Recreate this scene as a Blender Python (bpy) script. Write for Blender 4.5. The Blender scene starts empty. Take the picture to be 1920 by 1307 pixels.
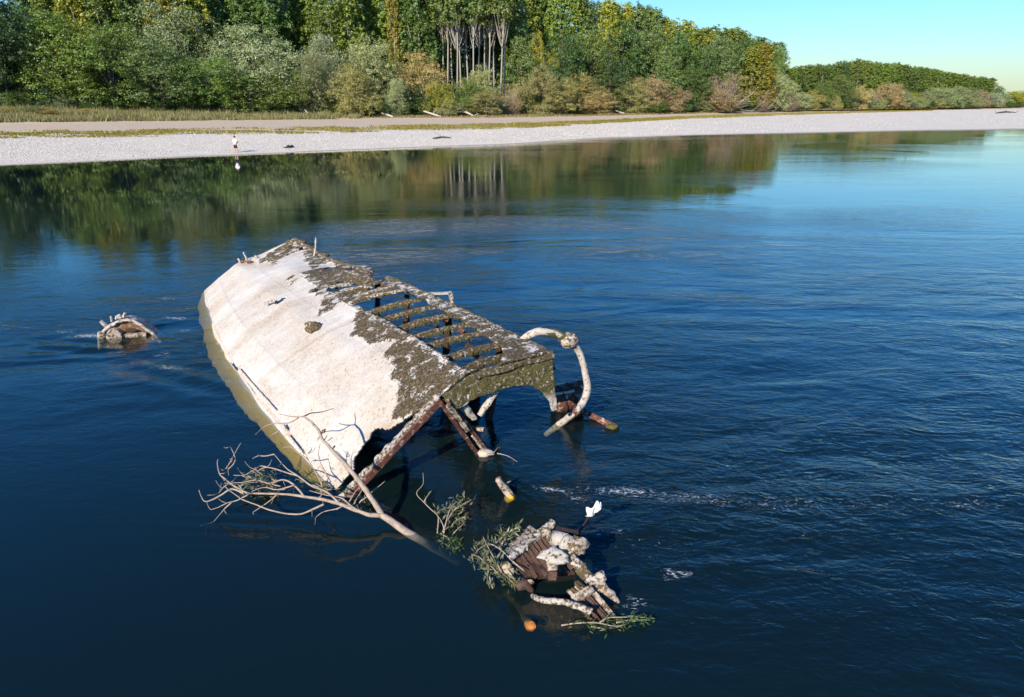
import bpy, bmesh, math, random
import numpy as np
from mathutils import Vector, Matrix

random.seed(7)
RNG = np.random.default_rng(7)
SC = bpy.context.scene
COL = SC.collection
R = math.radians

# ------------------------------------------------------------------ camera
F, CX, CY, CAMH, PITCH = 1371.0, 960.0, 653.5, 5.35, R(18.98)
cam_data = bpy.data.cameras.new('camera')
cam_data.sensor_width = 36.0
cam_data.lens = F / 1920 * 36
cam_data.clip_start, cam_data.clip_end = 0.1, 9000
camera = bpy.data.objects.new('camera', cam_data)
COL.objects.link(camera)
camera.location = (0, 0, CAMH)
camera.rotation_euler = (math.pi / 2 - PITCH, 0, 0)
SC.camera = camera

# ------------------------------------------------------------------ sky, sun, exposure
SUN_ELEV, SUN_AZ = R(28), R(207)      # azimuth clockwise from +Y: behind the camera, to its left
world = bpy.data.worlds.new('World'); SC.world = world
world.use_nodes = True
wn = world.node_tree; wn.nodes.clear()
sky = wn.nodes.new('ShaderNodeTexSky'); sky.sky_type = 'NISHITA'
sky.sun_disc = False; sky.sun_elevation = SUN_ELEV; sky.sun_rotation = SUN_AZ
sky.air_density, sky.dust_density, sky.ozone_density = 1.8, 0.1, 10.0
hs = wn.nodes.new('ShaderNodeHueSaturation'); hs.inputs['Saturation'].default_value = 1.2
bg = wn.nodes.new('ShaderNodeBackground'); bg.inputs['Strength'].default_value = 0.106
wo = wn.nodes.new('ShaderNodeOutputWorld')
wn.links.new(sky.outputs[0], hs.inputs['Color']); tn = wn.nodes.new('ShaderNodeMixRGB'); tn.blend_type = 'MULTIPLY'; tn.inputs[0].default_value = 1.0; tn.inputs[2].default_value = (0.70, 0.93, 1.20, 1)
wn.links.new(hs.outputs[0], tn.inputs[1]); wn.links.new(tn.outputs[0], bg.inputs[0]); wn.links.new(bg.outputs[0], wo.inputs[0])
sun_data = bpy.data.lights.new('sun', 'SUN')
sun_data.energy = 4.6; sun_data.angle = R(0.53); sun_data.color = (1.0, 0.90, 0.73)
sun = bpy.data.objects.new('sun', sun_data); COL.objects.link(sun)
SUN_DIR = Vector((math.sin(SUN_AZ) * math.cos(SUN_ELEV), math.cos(SUN_AZ) * math.cos(SUN_ELEV), math.sin(SUN_ELEV)))
sun.rotation_euler = SUN_DIR.to_track_quat('Z', 'Y').to_euler()
sun.location = (-40, -40, 40)
SC.view_settings.view_transform = 'Standard'; SC.view_settings.look = 'None'
SC.view_settings.exposure = 0.72; SC.view_settings.gamma = 1.0
SC.render.engine = 'CYCLES'
cy = SC.cycles
cy.use_denoising = True
cy.max_bounces, cy.diffuse_bounces, cy.glossy_bounces, cy.transmission_bounces, cy.transparent_max_bounces = 6, 2, 3, 3, 10
cy.caustics_reflective = False; cy.caustics_refractive = False
cy.sample_clamp_indirect = 6

# ------------------------------------------------------------------ pixel helpers (a pixel gives a direction only)
CP, SP = math.cos(PITCH), math.sin(PITCH)
def ray(x, y):
    a, b = (x - CX) / F, -(y - CY) / F
    return np.array([a, CP + b * SP, -SP + b * CP])
def P(x, y, z=0.0):                    # the pixel's ray at height z
    r = ray(x, y); return r * ((z - CAMH) / r[2]) + np.array([0, 0, CAMH])
def PY(x, y, Y):                       # the pixel's ray at ground distance Y
    r = ray(x, y); return r * (Y / r[1]) + np.array([0, 0, CAMH])
def PPL(x, y, p0, nrm):                # the pixel's ray on a plane
    r = ray(x, y); c = np.array([0, 0, CAMH]); t = np.dot(np.asarray(p0) - c, nrm) / np.dot(r, nrm)
    return c + r * t
def proj(p):
    p = np.asarray(p, float)
    X, Y, Z = p[..., 0], p[..., 1], p[..., 2] - CAMH
    d = np.maximum(Y * CP - Z * SP, 0.01); u = Y * SP + Z * CP
    return CX + F * X / d, CY - F * u / d
def in_poly(x, y, poly):
    x = np.asarray(x); y = np.asarray(y); ins = np.zeros(x.shape, bool); n = len(poly)
    for i in range(n):
        x0, y0 = poly[i]; x1, y1 = poly[(i + 1) % n]
        if y0 == y1: continue
        c = ((y0 > y) != (y1 > y)) & (x < (x1 - x0) * (y - y0) / (y1 - y0) + x0)
        ins ^= c
    return ins

# ------------------------------------------------------------------ noise
def _hash(ix, iy, iz, seed):
    h = (ix.astype(np.int64) * 374761393 + iy.astype(np.int64) * 668265263 + iz.astype(np.int64) * 2147483647 + seed * 1274126177) & 0xffffffff
    h = ((h ^ (h >> 13)) * 1274126177) & 0xffffffff
    h = ((h ^ (h >> 16)) * 2246822519) & 0xffffffff
    return ((h ^ (h >> 15)) & 0xffffff) / float(0xffffff)
def vnoise(p, scale=1.0, seed=0):      # value noise -1..1
    p = np.asarray(p, float) * scale
    i = np.floor(p); f = p - i; f = f * f * (3 - 2 * f); i = i.astype(np.int64)
    r = 0
    for dx in (0, 1):
        for dy in (0, 1):
            for dz in (0, 1):
                w = (f[..., 0] if dx else 1 - f[..., 0]) * (f[..., 1] if dy else 1 - f[..., 1]) * (f[..., 2] if dz else 1 - f[..., 2])
                r = r + w * _hash(i[..., 0] + dx, i[..., 1] + dy, i[..., 2] + dz, seed)
    return r * 2 - 1
def fbm(p, scale=1.0, seed=0, octv=3):
    r, a, t = 0, 1.0, 0
    for k in range(octv):
        r = r + a * vnoise(p, scale * 2 ** k, seed + k * 17); t += a; a *= 0.5
    return r / t

# ------------------------------------------------------------------ objects
def tag(o, label=None, cat=None, group=None, kind=None):
    if label: o['label'] = label
    if cat: o['category'] = cat
    if group: o['group'] = group
    if kind: o['kind'] = kind
    return o
def empty(name, loc, label=None, cat=None, group=None):
    o = bpy.data.objects.new(name, None); COL.objects.link(o); o.location = tuple(loc); o.empty_display_size = 0.2
    return tag(o, label, cat, group)
def link_mesh(name, me, mat, parent=None):
    o = bpy.data.objects.new(name, me); COL.objects.link(o)
    if mat is not None and not me.materials: me.materials.append(mat)
    if parent is not None:
        o.parent = parent
        o.matrix_parent_inverse = Matrix.Translation(-world_loc(parent))
    return o
def world_loc(o):
    v = Vector(o.location) if o.type == 'EMPTY' else Vector((0, 0, 0))
    return v
def mesh_np(name, V, Q, smooth=True, attrs=None):
    V = np.asarray(V, np.float32); Q = np.asarray(Q, np.int32)
    me = bpy.data.meshes.new(name); k = Q.shape[1]
    me.vertices.add(len(V)); me.vertices.foreach_set('co', V.ravel())
    me.loops.add(Q.size); me.loops.foreach_set('vertex_index', Q.ravel())
    me.polygons.add(len(Q)); me.polygons.foreach_set('loop_start', np.arange(len(Q), dtype=np.int32) * k)
    me.polygons.foreach_set('use_smooth', np.full(len(Q), smooth))
    for n, a in (attrs or {}).items():
        at = me.attributes.new(n, 'FLOAT', 'POINT'); at.data.foreach_set('value', np.asarray(a, np.float32))
    me.update(calc_edges=True); me.validate()
    return me
class MB:
    def __init__(s): s.v = []; s.f = []
    def add(s, verts, faces):
        b = len(s.v); s.v += [tuple(map(float, p)) for p in verts]; s.f += [tuple(i + b for i in f) for f in faces]; return s
    def tube(s, pts, rad, seg=8, cap=True, sub=1):
        pts = [np.asarray(p, float) for p in pts]
        rad = list(rad) if hasattr(rad, '__len__') else [rad] * len(pts)
        if sub > 1:                                   # Catmull-Rom refinement
            q, r2 = [], []
            n = len(pts)
            for i in range(n - 1):
                a, b, c, d = pts[max(i - 1, 0)], pts[i], pts[i + 1], pts[min(i + 2, n - 1)]
                for k in range(sub):
                    t = k / sub
                    q.append(0.5 * (2 * b + (c - a) * t + (2 * a - 5 * b + 4 * c - d) * t * t + (3 * b - a - 3 * c + d) * t ** 3))
                    r2.append(rad[i] * (1 - t) + rad[i + 1] * t)
            q.append(pts[-1]); r2.append(rad[-1]); pts, rad = q, r2
        V, Fc = [], []
        up = np.array([0.13, 0.21, 0.97])
        for i, p in enumerate(pts):
            t = pts[min(i + 1, len(pts) - 1)] - pts[max(i - 1, 0)]; t = t / (np.linalg.norm(t) + 1e-9)
            if abs(np.dot(t, up)) > 0.95: up = np.array([0.9, 0.3, 0.1])
            a = np.cross(t, up); a /= np.linalg.norm(a) + 1e-9; b = np.cross(a, t)
            for k in range(seg):
                th = 2 * math.pi * k / seg
                V.append(p + rad[i] * (a * math.cos(th) + b * math.sin(th)))
        for i in range(len(pts) - 1):
            for k in range(seg):
                Fc.append((i * seg + k, i * seg + (k + 1) % seg, (i + 1) * seg + (k + 1) % seg, (i + 1) * seg + k))
        if cap:
            Fc.append(tuple(range(seg))[::-1]); Fc.append(tuple(range((len(pts) - 1) * seg, len(pts) * seg)))
        return s.add(V, Fc)
    def bar(s, a, b, w, h, up=(0, 0, 1), n=1, sag=0.0):   # box bar from a to b, n segments, w across, h along up
        a, b, up = (np.asarray(x, float) for x in (a, b, up))
        t = (b - a) / np.linalg.norm(b - a); sd = np.cross(t, up); sd /= np.linalg.norm(sd); u2 = np.cross(sd, t)
        V, Fc = [], []
        ring = [(-1, -1), (0, -1), (1, -1), (1, 0), (1, 1), (0, 1), (-1, 1), (-1, 0)] if n > 1 else [(-1, -1), (1, -1), (1, 1), (-1, 1)]
        m = len(ring)
        for i in range(n + 1):
            c = a + (b - a) * i / n + u2 * sag * 4 * (i / n) * (1 - i / n)
            V += [c + sd * w / 2 * p + u2 * h / 2 * q for p, q in ring]
        for i in range(n):
            Fc += [(i * m + k, i * m + (k + 1) % m, (i + 1) * m + (k + 1) % m, (i + 1) * m + k) for k in range(m)]
        Fc.append(tuple(range(m))[::-1]); Fc.append(tuple(range(n * m, n * m + m)))
        return s.add(V, Fc)
    def prism(s, pts, off):                                # closed outline extruded by off
        n = len(pts); off = np.asarray(off, float)
        V = [np.asarray(p, float) for p in pts] + [np.asarray(p, float) + off for p in pts]
        Fc = [tuple(range(n))[::-1], tuple(range(n, 2 * n))] + [(i, (i + 1) % n, n + (i + 1) % n, n + i) for i in range(n)]
        return s.add(V, Fc)
    def lump(s, c, r, seed=0, amp=0.25, n=10):             # an uneven boulder-like lump
        c = np.asarray(c, float); r = np.asarray(r if hasattr(r, '__len__') else (r, r, r), float)
        V, Fc = [], []
        m = 2 * n
        for i in range(n + 1):
            th = math.pi * i / n
            for k in range(m):
                ph = 2 * math.pi * k / m
                V.append((math.sin(th) * math.cos(ph), math.sin(th) * math.sin(ph), math.cos(th)))
        V = np.array(V); d = 1 + amp * fbm(V, 1.6, seed, 3); V = c + V * d[:, None] * r
        for i in range(n):
            for k in range(m): Fc.append((i * m + k, (i + 1) * m + k, (i + 1) * m + (k + 1) % m, i * m + (k + 1) % m))
        return s.add(V, Fc)
    def rough(s, amp, scale, seed=0):
        V = np.array(s.v)
        d = np.stack([fbm(V, scale, seed + k * 31, 2) for k in range(3)], 1)
        s.v = [tuple(p) for p in V + d * amp]; return s
    def build(s, name, mat, parent=None, smooth=False):
        me = bpy.data.meshes.new(name); me.from_pydata(s.v, [], s.f); me.update()
        if smooth: me.polygons.foreach_set('use_smooth', np.full(len(me.polygons), True))
        return link_mesh(name, me, mat, parent)

# ------------------------------------------------------------------ materials
class NT:
    def __init__(s, name):
        s.m = bpy.data.materials.new(name); s.m.use_nodes = True; s.t = s.m.node_tree; s.t.nodes.clear()
        s.out = s.n('OutputMaterial')
    def n(s, typ, **kw):
        nd = s.t.nodes.new('ShaderNode' + typ)
        for k, v in kw.items(): setattr(nd, k, v)
        return nd
    def l(s, a, b): s.t.links.new(a, b)
    def coord(s, scale=(1, 1, 1), rot=(0, 0, 0), src='Object'):
        tc = s.n('TexCoord'); mp = s.n('Mapping'); mp.inputs['Scale'].default_value = scale; mp.inputs['Rotation'].default_value = rot
        s.l(tc.outputs[src], mp.inputs[0]); return mp.outputs[0]
    def geo(s, scale=(1, 1, 1), rot=(0, 0, 0)):
        g = s.n('NewGeometry'); mp = s.n('Mapping'); mp.inputs['Scale'].default_value = scale; mp.inputs['Rotation'].default_value = rot
        s.l(g.outputs['Position'], mp.inputs[0]); return mp.outputs[0]
    def noise(s, vec, scale, detail=4, rough=0.6, dist=0.0):
        nd = s.n('TexNoise'); nd.inputs['Scale'].default_value = scale; nd.inputs['Detail'].default_value = detail
        nd.inputs['Roughness'].default_value = rough; nd.inputs['Distortion'].default_value = dist
        s.l(vec, nd.inputs['Vector']); return nd.outputs['Fac']
    def ramp(s, fac, stops, interp='LINEAR'):
        nd = s.n('ValToRGB'); cr = nd.color_ramp; cr.interpolation = interp
        while len(cr.elements) < len(stops): cr.elements.new(0.5)
        for e, (p, c) in zip(cr.elements, stops):
            e.position = p; e.color = (c, c, c, 1) if not hasattr(c, '__len__') else (*c[:3], 1)
        s.l(fac, nd.inputs[0]); return nd.outputs[0]
    def mix(s, fac, a, b, blend='MIX'):
        nd = s.n('MixRGB', blend_type=blend)
        for sock, v in zip(nd.inputs, (fac, a, b)):
            if hasattr(v, 'is_linked'): s.l(v, sock)
            elif hasattr(v, '__len__'): sock.default_value = (*v[:3], 1)
            else: sock.default_value = v
        return nd.outputs[0]
    def math(s, op, a, b=0.0, clamp=False):
        nd = s.n('Math', operation=op, use_clamp=clamp)
        for sock, v in zip(nd.inputs, (a, b)):
            if hasattr(v, 'is_linked'): s.l(v, sock)
            else: sock.default_value = v
        return nd.outputs[0]
    def attr(s, name):
        nd = s.n('Attribute'); nd.attribute_name = name; return nd
    def bump(s, h, dist, strength=1.0):
        nd = s.n('Bump'); nd.inputs['Distance'].default_value = dist; nd.inputs['Strength'].default_value = strength
        s.l(h, nd.inputs['Height']); return nd.outputs[0]
    def bsdf(s, color, rough=0.85, normal=None, spec=0.25):
        b = s.n('BsdfPrincipled')
        if hasattr(color, 'is_linked'): s.l(color, b.inputs['Base Color'])
        else: b.inputs['Base Color'].default_value = (*color, 1)
        b.inputs['Roughness'].default_value = rough; b.inputs['Specular IOR Level'].default_value = spec
        if normal is not None: s.l(normal, b.inputs['Normal'])
        s.l(b.outputs[0], s.out.inputs['Surface']); return b

WHITE, CREAM = (0.56, 0.515, 0.475), (0.42, 0.345, 0.275)
MOSS_D, MOSS_L = (0.032, 0.023, 0.008), (0.165, 0.117, 0.058)
RUST, RUST_D = (0.17, 0.065, 0.042), (0.055, 0.026, 0.02)

def crusted(name, moss=0.5, base=WHITE, base2=CREAM, dark=MOSS_D, lite=MOSS_L, scale=9.0, bump=0.02):
    t = NT(name); v = t.geo()
    n1, n2, n3 = t.noise(v, scale, 6, 0.7), t.noise(v, scale * 4, 4, 0.7), t.noise(v, scale * 0.5, 3)
    f = t.ramp(t.math('ADD', t.math('MULTIPLY', n1, 0.75), t.math('MULTIPLY', n3, 0.25)), [(0.5 - (moss - 0.5) * 0.45 - 0.035, 0.0), (0.5 - (moss - 0.5) * 0.45 + 0.035, 1.0)])
    c = t.mix(f, t.mix(n2, base2, base), t.mix(t.ramp(n2, [(0.35, 0.0), (0.65, 1.0)]), dark, lite))
    t.bsdf(c, 0.9, t.bump(t.math('ADD', n1, t.math('MULTIPLY', n2, 0.6)), bump))
    return t.m
M = {}
M['mossy'] = crusted('mossy_steel', 0.66, base=(0.46, 0.40, 0.34), base2=(0.34, 0.27, 0.2), scale=24, bump=0.012)
M['moss_green'] = crusted('green_moss_steel', 0.78, dark=(0.05, 0.047, 0.012), lite=(0.15, 0.13, 0.045))
M['crust'] = crusted('white_crust', 0.34, scale=22, bump=0.012)
M['crust_half'] = crusted('stained_crust', 0.50, scale=22, bump=0.014)
M['rust'] = crusted('rust', 0.68, base=(0.46, 0.37, 0.31), base2=(0.32, 0.2, 0.15), dark=RUST_D, lite=RUST, scale=13, bump=0.012)
M['tan_rust'] = crusted('tan_rust', 0.72, base=(0.46, 0.38, 0.30), base2=(0.34, 0.23, 0.15), dark=(0.11, 0.055, 0.03), lite=(0.26, 0.145, 0.08), scale=10)
M['rust_dark'] = crusted('dark_rust', 0.95, base=(0.3, 0.2, 0.15), base2=(0.2, 0.12, 0.09), dark=(0.022, 0.014, 0.012), lite=(0.075, 0.04, 0.03), scale=8)
M['plank'] = crusted('rusty_plank', 0.86, base=(0.60, 0.50, 0.44), base2=(0.36, 0.26, 0.2), dark=(0.045, 0.025, 0.02), lite=(0.13, 0.075, 0.055), scale=15, bump=0.006)
M['plank_pale'] = crusted('pale_plank', 0.45, base=(0.48, 0.41, 0.35), base2=(0.33, 0.25, 0.19), scale=16, bump=0.008)

def hull_material():
    t = NT('hull_plating'); v = t.geo()
    vs = t.geo((1.0, 1.0, 1.0), (0, 0, 0))
    big, mid, fine = t.noise(v, 0.7, 4), t.noise(v, 5, 6, 0.65), t.noise(v, 26, 4, 0.7)
    # specks stretched down the slope of the plate
    st = t.noise(t.geo((16, 9, 4), (0, 0, R(-29))), 1.6, 5, 0.75)
    base = t.mix(t.ramp(big, [(0.38, 0.0), (0.62, 1.0)]), (0.59, 0.545, 0.485), (0.52, 0.45, 0.37))
    base = t.mix(t.math('MULTIPLY', t.ramp(mid, [(0.5, 0.0), (0.75, 1.0)]), 0.5), base, (0.42, 0.335, 0.25))
    sp = t.math('MULTIPLY', t.ramp(st, [(0.555, 0.0), (0.62, 1.0)]), t.ramp(big, [(0.40, 0.3), (0.6, 0.95)]))
    base = t.mix(sp, base, (0.25, 0.155, 0.075))
    scr = t.noise(t.geo((3.0, 14, 5), (0, 0, R(18))), 1.0, 4, 0.7)
    base = t.mix(t.math('MULTIPLY', t.ramp(scr, [(0.58, 0.0), (0.70, 1.0)]), 0.4), base, (0.38, 0.345, 0.315))
    pit = t.ramp(t.noise(v, 48, 2, 0.6), [(0.30, 1.0), (0.36, 0.0)])
    base = t.mix(t.math('MULTIPLY', pit, 0.6), base, (0.22, 0.15, 0.09))
    gr = t.ramp(t.noise(v, 1.9, 5, 0.7), [(0.50, 0.0), (0.68, 1.0)])
    base = t.mix(t.math('MULTIPLY', gr, 0.45), base, (0.40, 0.36, 0.32))
    rs = t.attr('stain').outputs['Fac']
    base = t.mix(t.math('MULTIPLY', rs, t.ramp(fine, [(0.35, 0.1), (0.6, 1.0)])), base, (0.27, 0.16, 0.07))
    mo = t.attr('moss').outputs['Fac']
    mf = t.math('ADD', mo, t.math('MULTIPLY', t.math('SUBTRACT', mid, 0.5), 2.4))
    mf = t.ramp(t.math('ADD', mf, t.math('MULTIPLY', t.math('SUBTRACT', fine, 0.5), 1.8)), [(0.44, 0.0), (0.56, 1.0)])
    mf = t.math('MULTIPLY', mf, t.ramp(mo, [(0.02, 0.0), (0.2, 1.0)]))
    mosscol = t.mix(t.ramp(t.noise(v, 17, 5, 0.75), [(0.40, 0.0), (0.62, 1.0)]), MOSS_D, MOSS_L)
    mosscol = t.mix(t.math('MULTIPLY', t.ramp(t.noise(v, 33, 3, 0.7), [(0.58, 0.0), (0.66, 1.0)]), 0.75), mosscol, (0.36, 0.27, 0.19))
    c = t.mix(mf, base, mosscol)
    al = t.attr('algae').outputs['Fac']
    c = t.mix(al, c, t.mix(mid, (0.42, 0.27, 0.025), (0.55, 0.37, 0.05)))
    h = t.math('ADD', t.math('MULTIPLY', fine, 0.35), t.math('ADD', t.math('MULTIPLY', mid, 0.3), t.math('MULTIPLY', mf, t.math('ADD', 0.8, fine))))
    t.bsdf(c, 0.88, t.bump(h, 0.022))
    return t.m
M['hull'] = hull_material()

def simple(name, c1, c2, scale, rough=0.85, bump=0.01, detail=5):
    t = NT(name); v = t.coord(); n1 = t.noise(v, scale, detail, 0.65)
    t.bsdf(t.mix(t.ramp(n1, [(0.3, 0.0), (0.7, 1.0)]), c1, c2), rough, t.bump(n1, bump)); return t.m
M['branch'] = simple('bare_branch', (0.22, 0.165, 0.12), (0.42, 0.33, 0.26), 14)
M['log'] = simple('weathered_log', (0.30, 0.25, 0.20), (0.55, 0.49, 0.42), 6)
M['log_wet'] = simple('wet_log', (0.06, 0.05, 0.02), (0.14, 0.11, 0.045), 9)
M['log_end'] = simple('sawn_log_end', (0.16, 0.05, 0.012), (0.50, 0.20, 0.045), 16)
M['bark'] = simple('dark_bark', (0.05, 0.042, 0.035), (0.16, 0.14, 0.115), 1.5)
M['bark_pale'] = simple('pale_bark', (0.22, 0.195, 0.155), (0.47, 0.43, 0.36), 0.8)
M['rag'] = simple('white_rag', (0.72, 0.71, 0.69), (0.85, 0.84, 0.82), 8)
M['yellow'] = simple('yellow_paint', (0.55, 0.30, 0.01), (0.70, 0.42, 0.02), 9)
M['rock'] = simple('pale_stone', (0.36, 0.31, 0.255), (0.64, 0.57, 0.49), 2.0)
M['bag'] = simple('black_fabric', (0.012, 0.012, 0.015), (0.03, 0.03, 0.035), 10)
M['skin'] = simple('skin', (0.48, 0.27, 0.18), (0.55, 0.32, 0.22), 6, 0.6, 0.002)
M['shirt'] = simple('white_shirt', (0.80, 0.80, 0.80), (0.86, 0.86, 0.87), 6, 0.9, 0.005)
M['shorts'] = simple('navy_shorts', (0.016, 0.018, 0.045), (0.026, 0.03, 0.07), 8, 0.9, 0.004)
M['hair'] = simple('dark_hair', (0.012, 0.009, 0.007), (0.035, 0.025, 0.02), 30, 0.6)

def leaf_material(name, obj_color=True, col=(0.1, 0.12, 0.05)):
    t = NT(name)
    tint = t.attr('tint').outputs['Fac']
    if obj_color: base = t.n('ObjectInfo').outputs['Color']
    else:
        rgb = t.n('RGB'); rgb.outputs[0].default_value = (*col, 1); base = rgb.outputs[0]
    k = t.ramp(tint, [(0.0, (0.72, 0.76, 0.75)), (0.5, (1.0, 1.0, 1.0)), (0.95, (1.28, 1.2, 1.05)), (1.0, (1.6, 1.35, 0.9))])
    c = t.mix(1.0, base, k, 'MULTIPLY')
    d = t.n('BsdfDiffuse'); t.l(c, d.inputs[0])
    tr = t.n('BsdfTranslucent'); t.l(t.mix(1.0, c, (1.1, 1.25, 0.6), 'MULTIPLY'), tr.inputs[0])
    m1 = t.n('MixShader'); m1.inputs[0].default_value = 0.34; t.l(d.outputs[0], m1.inputs[1]); t.l(tr.outputs[0], m1.inputs[2])
    g = t.n('BsdfGlossy'); g.inputs['Roughness'].default_value = 0.45; g.inputs[0].default_value = (0.9, 0.95, 1, 1)
    m2 = t.n('MixShader'); m2.inputs[0].default_value = 0.035; t.l(m1.outputs[0], m2.inputs[1]); t.l(g.outputs[0], m2.inputs[2])
    t.l(m2.outputs[0], t.out.inputs[0]); return t.m
M['leaf'] = leaf_material('foliage')
M['sprig'] = leaf_material('willow_leaves', False, (0.16, 0.17, 0.085))
M['sprig_green'] = leaf_material('green_leaves', False, (0.07, 0.12, 0.03))

def grass_material():
    t = NT('grass_blades'); ca = t.attr('gcol').outputs['Color']
    d = t.n('BsdfDiffuse'); t.l(ca, d.inputs[0]); tr = t.n('BsdfTranslucent'); t.l(ca, tr.inputs[0])
    m = t.n('MixShader'); m.inputs[0].default_value = 0.3; t.l(d.outputs[0], m.inputs[1]); t.l(tr.outputs[0], m.inputs[2]); t.l(m.outputs[0], t.out.inputs[0]); return t.m
M['grass'] = grass_material()

def ground_material():
    t = NT('river_bank'); v = t.geo()
    n1, n2, n3 = t.noise(v, 0.25, 4), t.noise(v, 3.0, 5, 0.75), t.noise(v, 12, 3, 0.8)
    gravel = t.mix(t.ramp(n2, [(0.3, 0.0), (0.7, 1.0)]), (0.52, 0.45, 0.355), (0.70, 0.62, 0.51))
    gravel = t.mix(t.ramp(n3, [(0.33, 0.5), (0.45, 0.0)]), gravel, (0.38, 0.33, 0.27))
    gravel = t.mix(t.math('MULTIPLY', t.ramp(n1, [(0.4, 0.0), (0.65, 1.0)]), 0.35), gravel, (0.70, 0.63, 0.53))
    sand = t.mix(n2, (0.46, 0.35, 0.235), (0.60, 0.47, 0.33))
    soil = t.mix(n2, (0.10, 0.085, 0.05), (0.24, 0.20, 0.12))
    g = t.attr('band').outputs['Fac']           # 0 gravel, 1 sand, 2 soil under the wood
    g = t.math('ADD', g, t.math('MULTIPLY', t.math('SUBTRACT', n2, 0.5), 0.5))
    c = t.mix(t.ramp(g, [(0.45, 0.0), (0.55, 1.0)]), gravel, sand)
    c = t.mix(t.ramp(t.math('SUBTRACT', g, 1.0), [(0.45, 0.0), (0.6, 1.0)]), c, soil)
    wet = t.attr('wet').outputs['Fac']
    c = t.mix(wet, c, t.mix(n2, (0.15, 0.12, 0.075), (0.24, 0.20, 0.13)))
    t.bsdf(c, 0.92, t.bump(t.math('ADD', n2, t.math('MULTIPLY', n3, 0.5)), 0.06)); return t.m
M['ground'] = ground_material()
M['bed'] = simple('river_bed', (0.03, 0.04, 0.025), (0.07, 0.075, 0.04), 0.4)

def water_material():
    t = NT('river_water')
    v1 = t.geo((0.75, 1.25, 1), (0, 0, R(14))); v2 = t.geo((0.8, 1.3, 1), (0, 0, R(-9))); v0 = t.geo((0.05, 0.13, 1), (0, 0, R(8)))
    turb = t.attr('turb').outputs['Fac']
    a1 = t.noise(v1, 0.9, 3, 0.55, 1.2); a2 = t.noise(v2, 4.2, 3, 0.62, 0.8); a3 = t.noise(v1, 13, 2, 0.5, 0.3)
    patch = t.ramp(t.noise(v0, 1.0, 4, 0.6, 0.8), [(0.36, 0.12), (0.62, 1.0)])
    amp = t.math('MULTIPLY', turb, patch)
    h = t.math('ADD', t.math('MULTIPLY', a1, 1.0), t.math('ADD', t.math('MULTIPLY', a2, 0.50), t.math('MULTIPLY', a3, 0.17)))
    b = t.bump(t.math('MULTIPLY', h, amp), 0.075)
    gi = t.n('NewGeometry'); dt = t.n('VectorMath', operation='DOT_PRODUCT'); t.l(b, dt.inputs[0]); t.l(gi.outputs['Incoming'], dt.inputs[1])
    om = t.math('SUBTRACT', 1.0, t.math('ABSOLUTE', dt.outputs['Value']), True)          # Schlick reflectance, the same from above and below
    frs = t.math('ADD', 0.02, t.math('MULTIPLY', t.math('POWER', om, 5.0), 0.98))
    gl = t.n('BsdfGlossy'); gl.inputs['Roughness'].default_value = 0.015; gl.inputs[0].default_value = (0.97, 0.98, 1.0, 1); t.l(b, gl.inputs['Normal'])
    tr = t.n('BsdfTransparent'); tr.inputs[0].default_value = (0.93, 0.95, 0.92, 1)
    df = t.n('BsdfDiffuse'); df.inputs[0].default_value = (0.013, 0.036, 0.038, 1)
    body = t.n('MixShader'); body.inputs[0].default_value = 0.30; t.l(tr.outputs[0], body.inputs[1]); t.l(df.outputs[0], body.inputs[2])
    sf = t.n('MixShader'); t.l(frs, sf.inputs[0]); t.l(body.outputs[0], sf.inputs[1]); t.l(gl.outputs[0], sf.inputs[2])
    fm = t.attr('foam').outputs['Fac']
    fn = t.noise(t.geo((1.0, 1.7, 1), (0, 0, R(15))), 13.0, 6, 0.75, 0.9)
    ff = t.ramp(t.math('ADD', fn, t.math('MULTIPLY', fm, 0.34)), [(0.735, 0.0), (0.88, 0.75)])
    ff = t.math('MULTIPLY', ff, t.ramp(fm, [(0.02, 0.0), (0.15, 1.0)]))
    fo = t.n('BsdfDiffuse'); fo.inputs[0].default_value = (0.72, 0.76, 0.78, 1); t.l(b, fo.inputs['Normal'])
    al = t.n('MixShader'); t.l(ff, al.inputs[0]); t.l(sf.outputs[0], al.inputs[1]); t.l(fo.outputs[0], al.inputs[2])
    t.l(al.outputs[0], t.out.inputs['Surface'])
    ab = t.n('VolumeAbsorption'); ab.inputs['Color'].default_value = (0.44, 0.46, 0.12, 1); ab.inputs['Density'].default_value = 1.05
    t.l(ab.outputs[0], t.out.inputs['Volume'])
    return t.m
M['water'] = water_material()
# ================================================================== SETTING: bank, river bed, water
LX = [0, 300, 640, 960, 1130, 1280, 1500, 1700, 1920]
LINES = [  # (pixel rows, heights) from the water's edge up to the wood
    ([311, 297, 282, 270, 259, 254.5, 250, 246, 243], [0.0] * 9),
    ([258, 254, 247, 240, 231, 223, 215, 209, 205.5], [1.2] * 9),
    ([247, 243, 238, 232, 226, 218.5, 211, 206.5, 203.5], [1.45] * 9),
    ([233, 229, 224, 223, 219, 215, 208.5, 205, 202], [1.62] * 9),
    ([207, 214, 218, 216.5, 214, 211.5, 206.8, 204, 200.5], [3.3, 2.5, 1.95, 1.9, 1.9, 1.9, 1.9, 1.9, 1.9]),
]
def extend(pts):
    pts = [np.array(p) for p in pts]
    a = pts[0] - (pts[1] - pts[0]) * 1.3; a[2] = pts[0][2]
    a2 = a - (pts[1] - pts[0]) * 3.0; a2[2] = pts[0][2]
    d = pts[-1] - pts[-2]; b = pts[-1] + d * 1.2; b[2] = pts[-1][2]; b2 = b + d * 6; b2[2] = b[2]
    return np.array([a2, a] + pts + [b, b2])
CTRL = [extend([P(x, y, z) for x, y, z in zip(LX, ys, zs)]) for ys, zs in LINES]
CT = np.array([-4, -1.5] + list(range(9)) + [9.5, 14.0])
NCOL = 420
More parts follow.
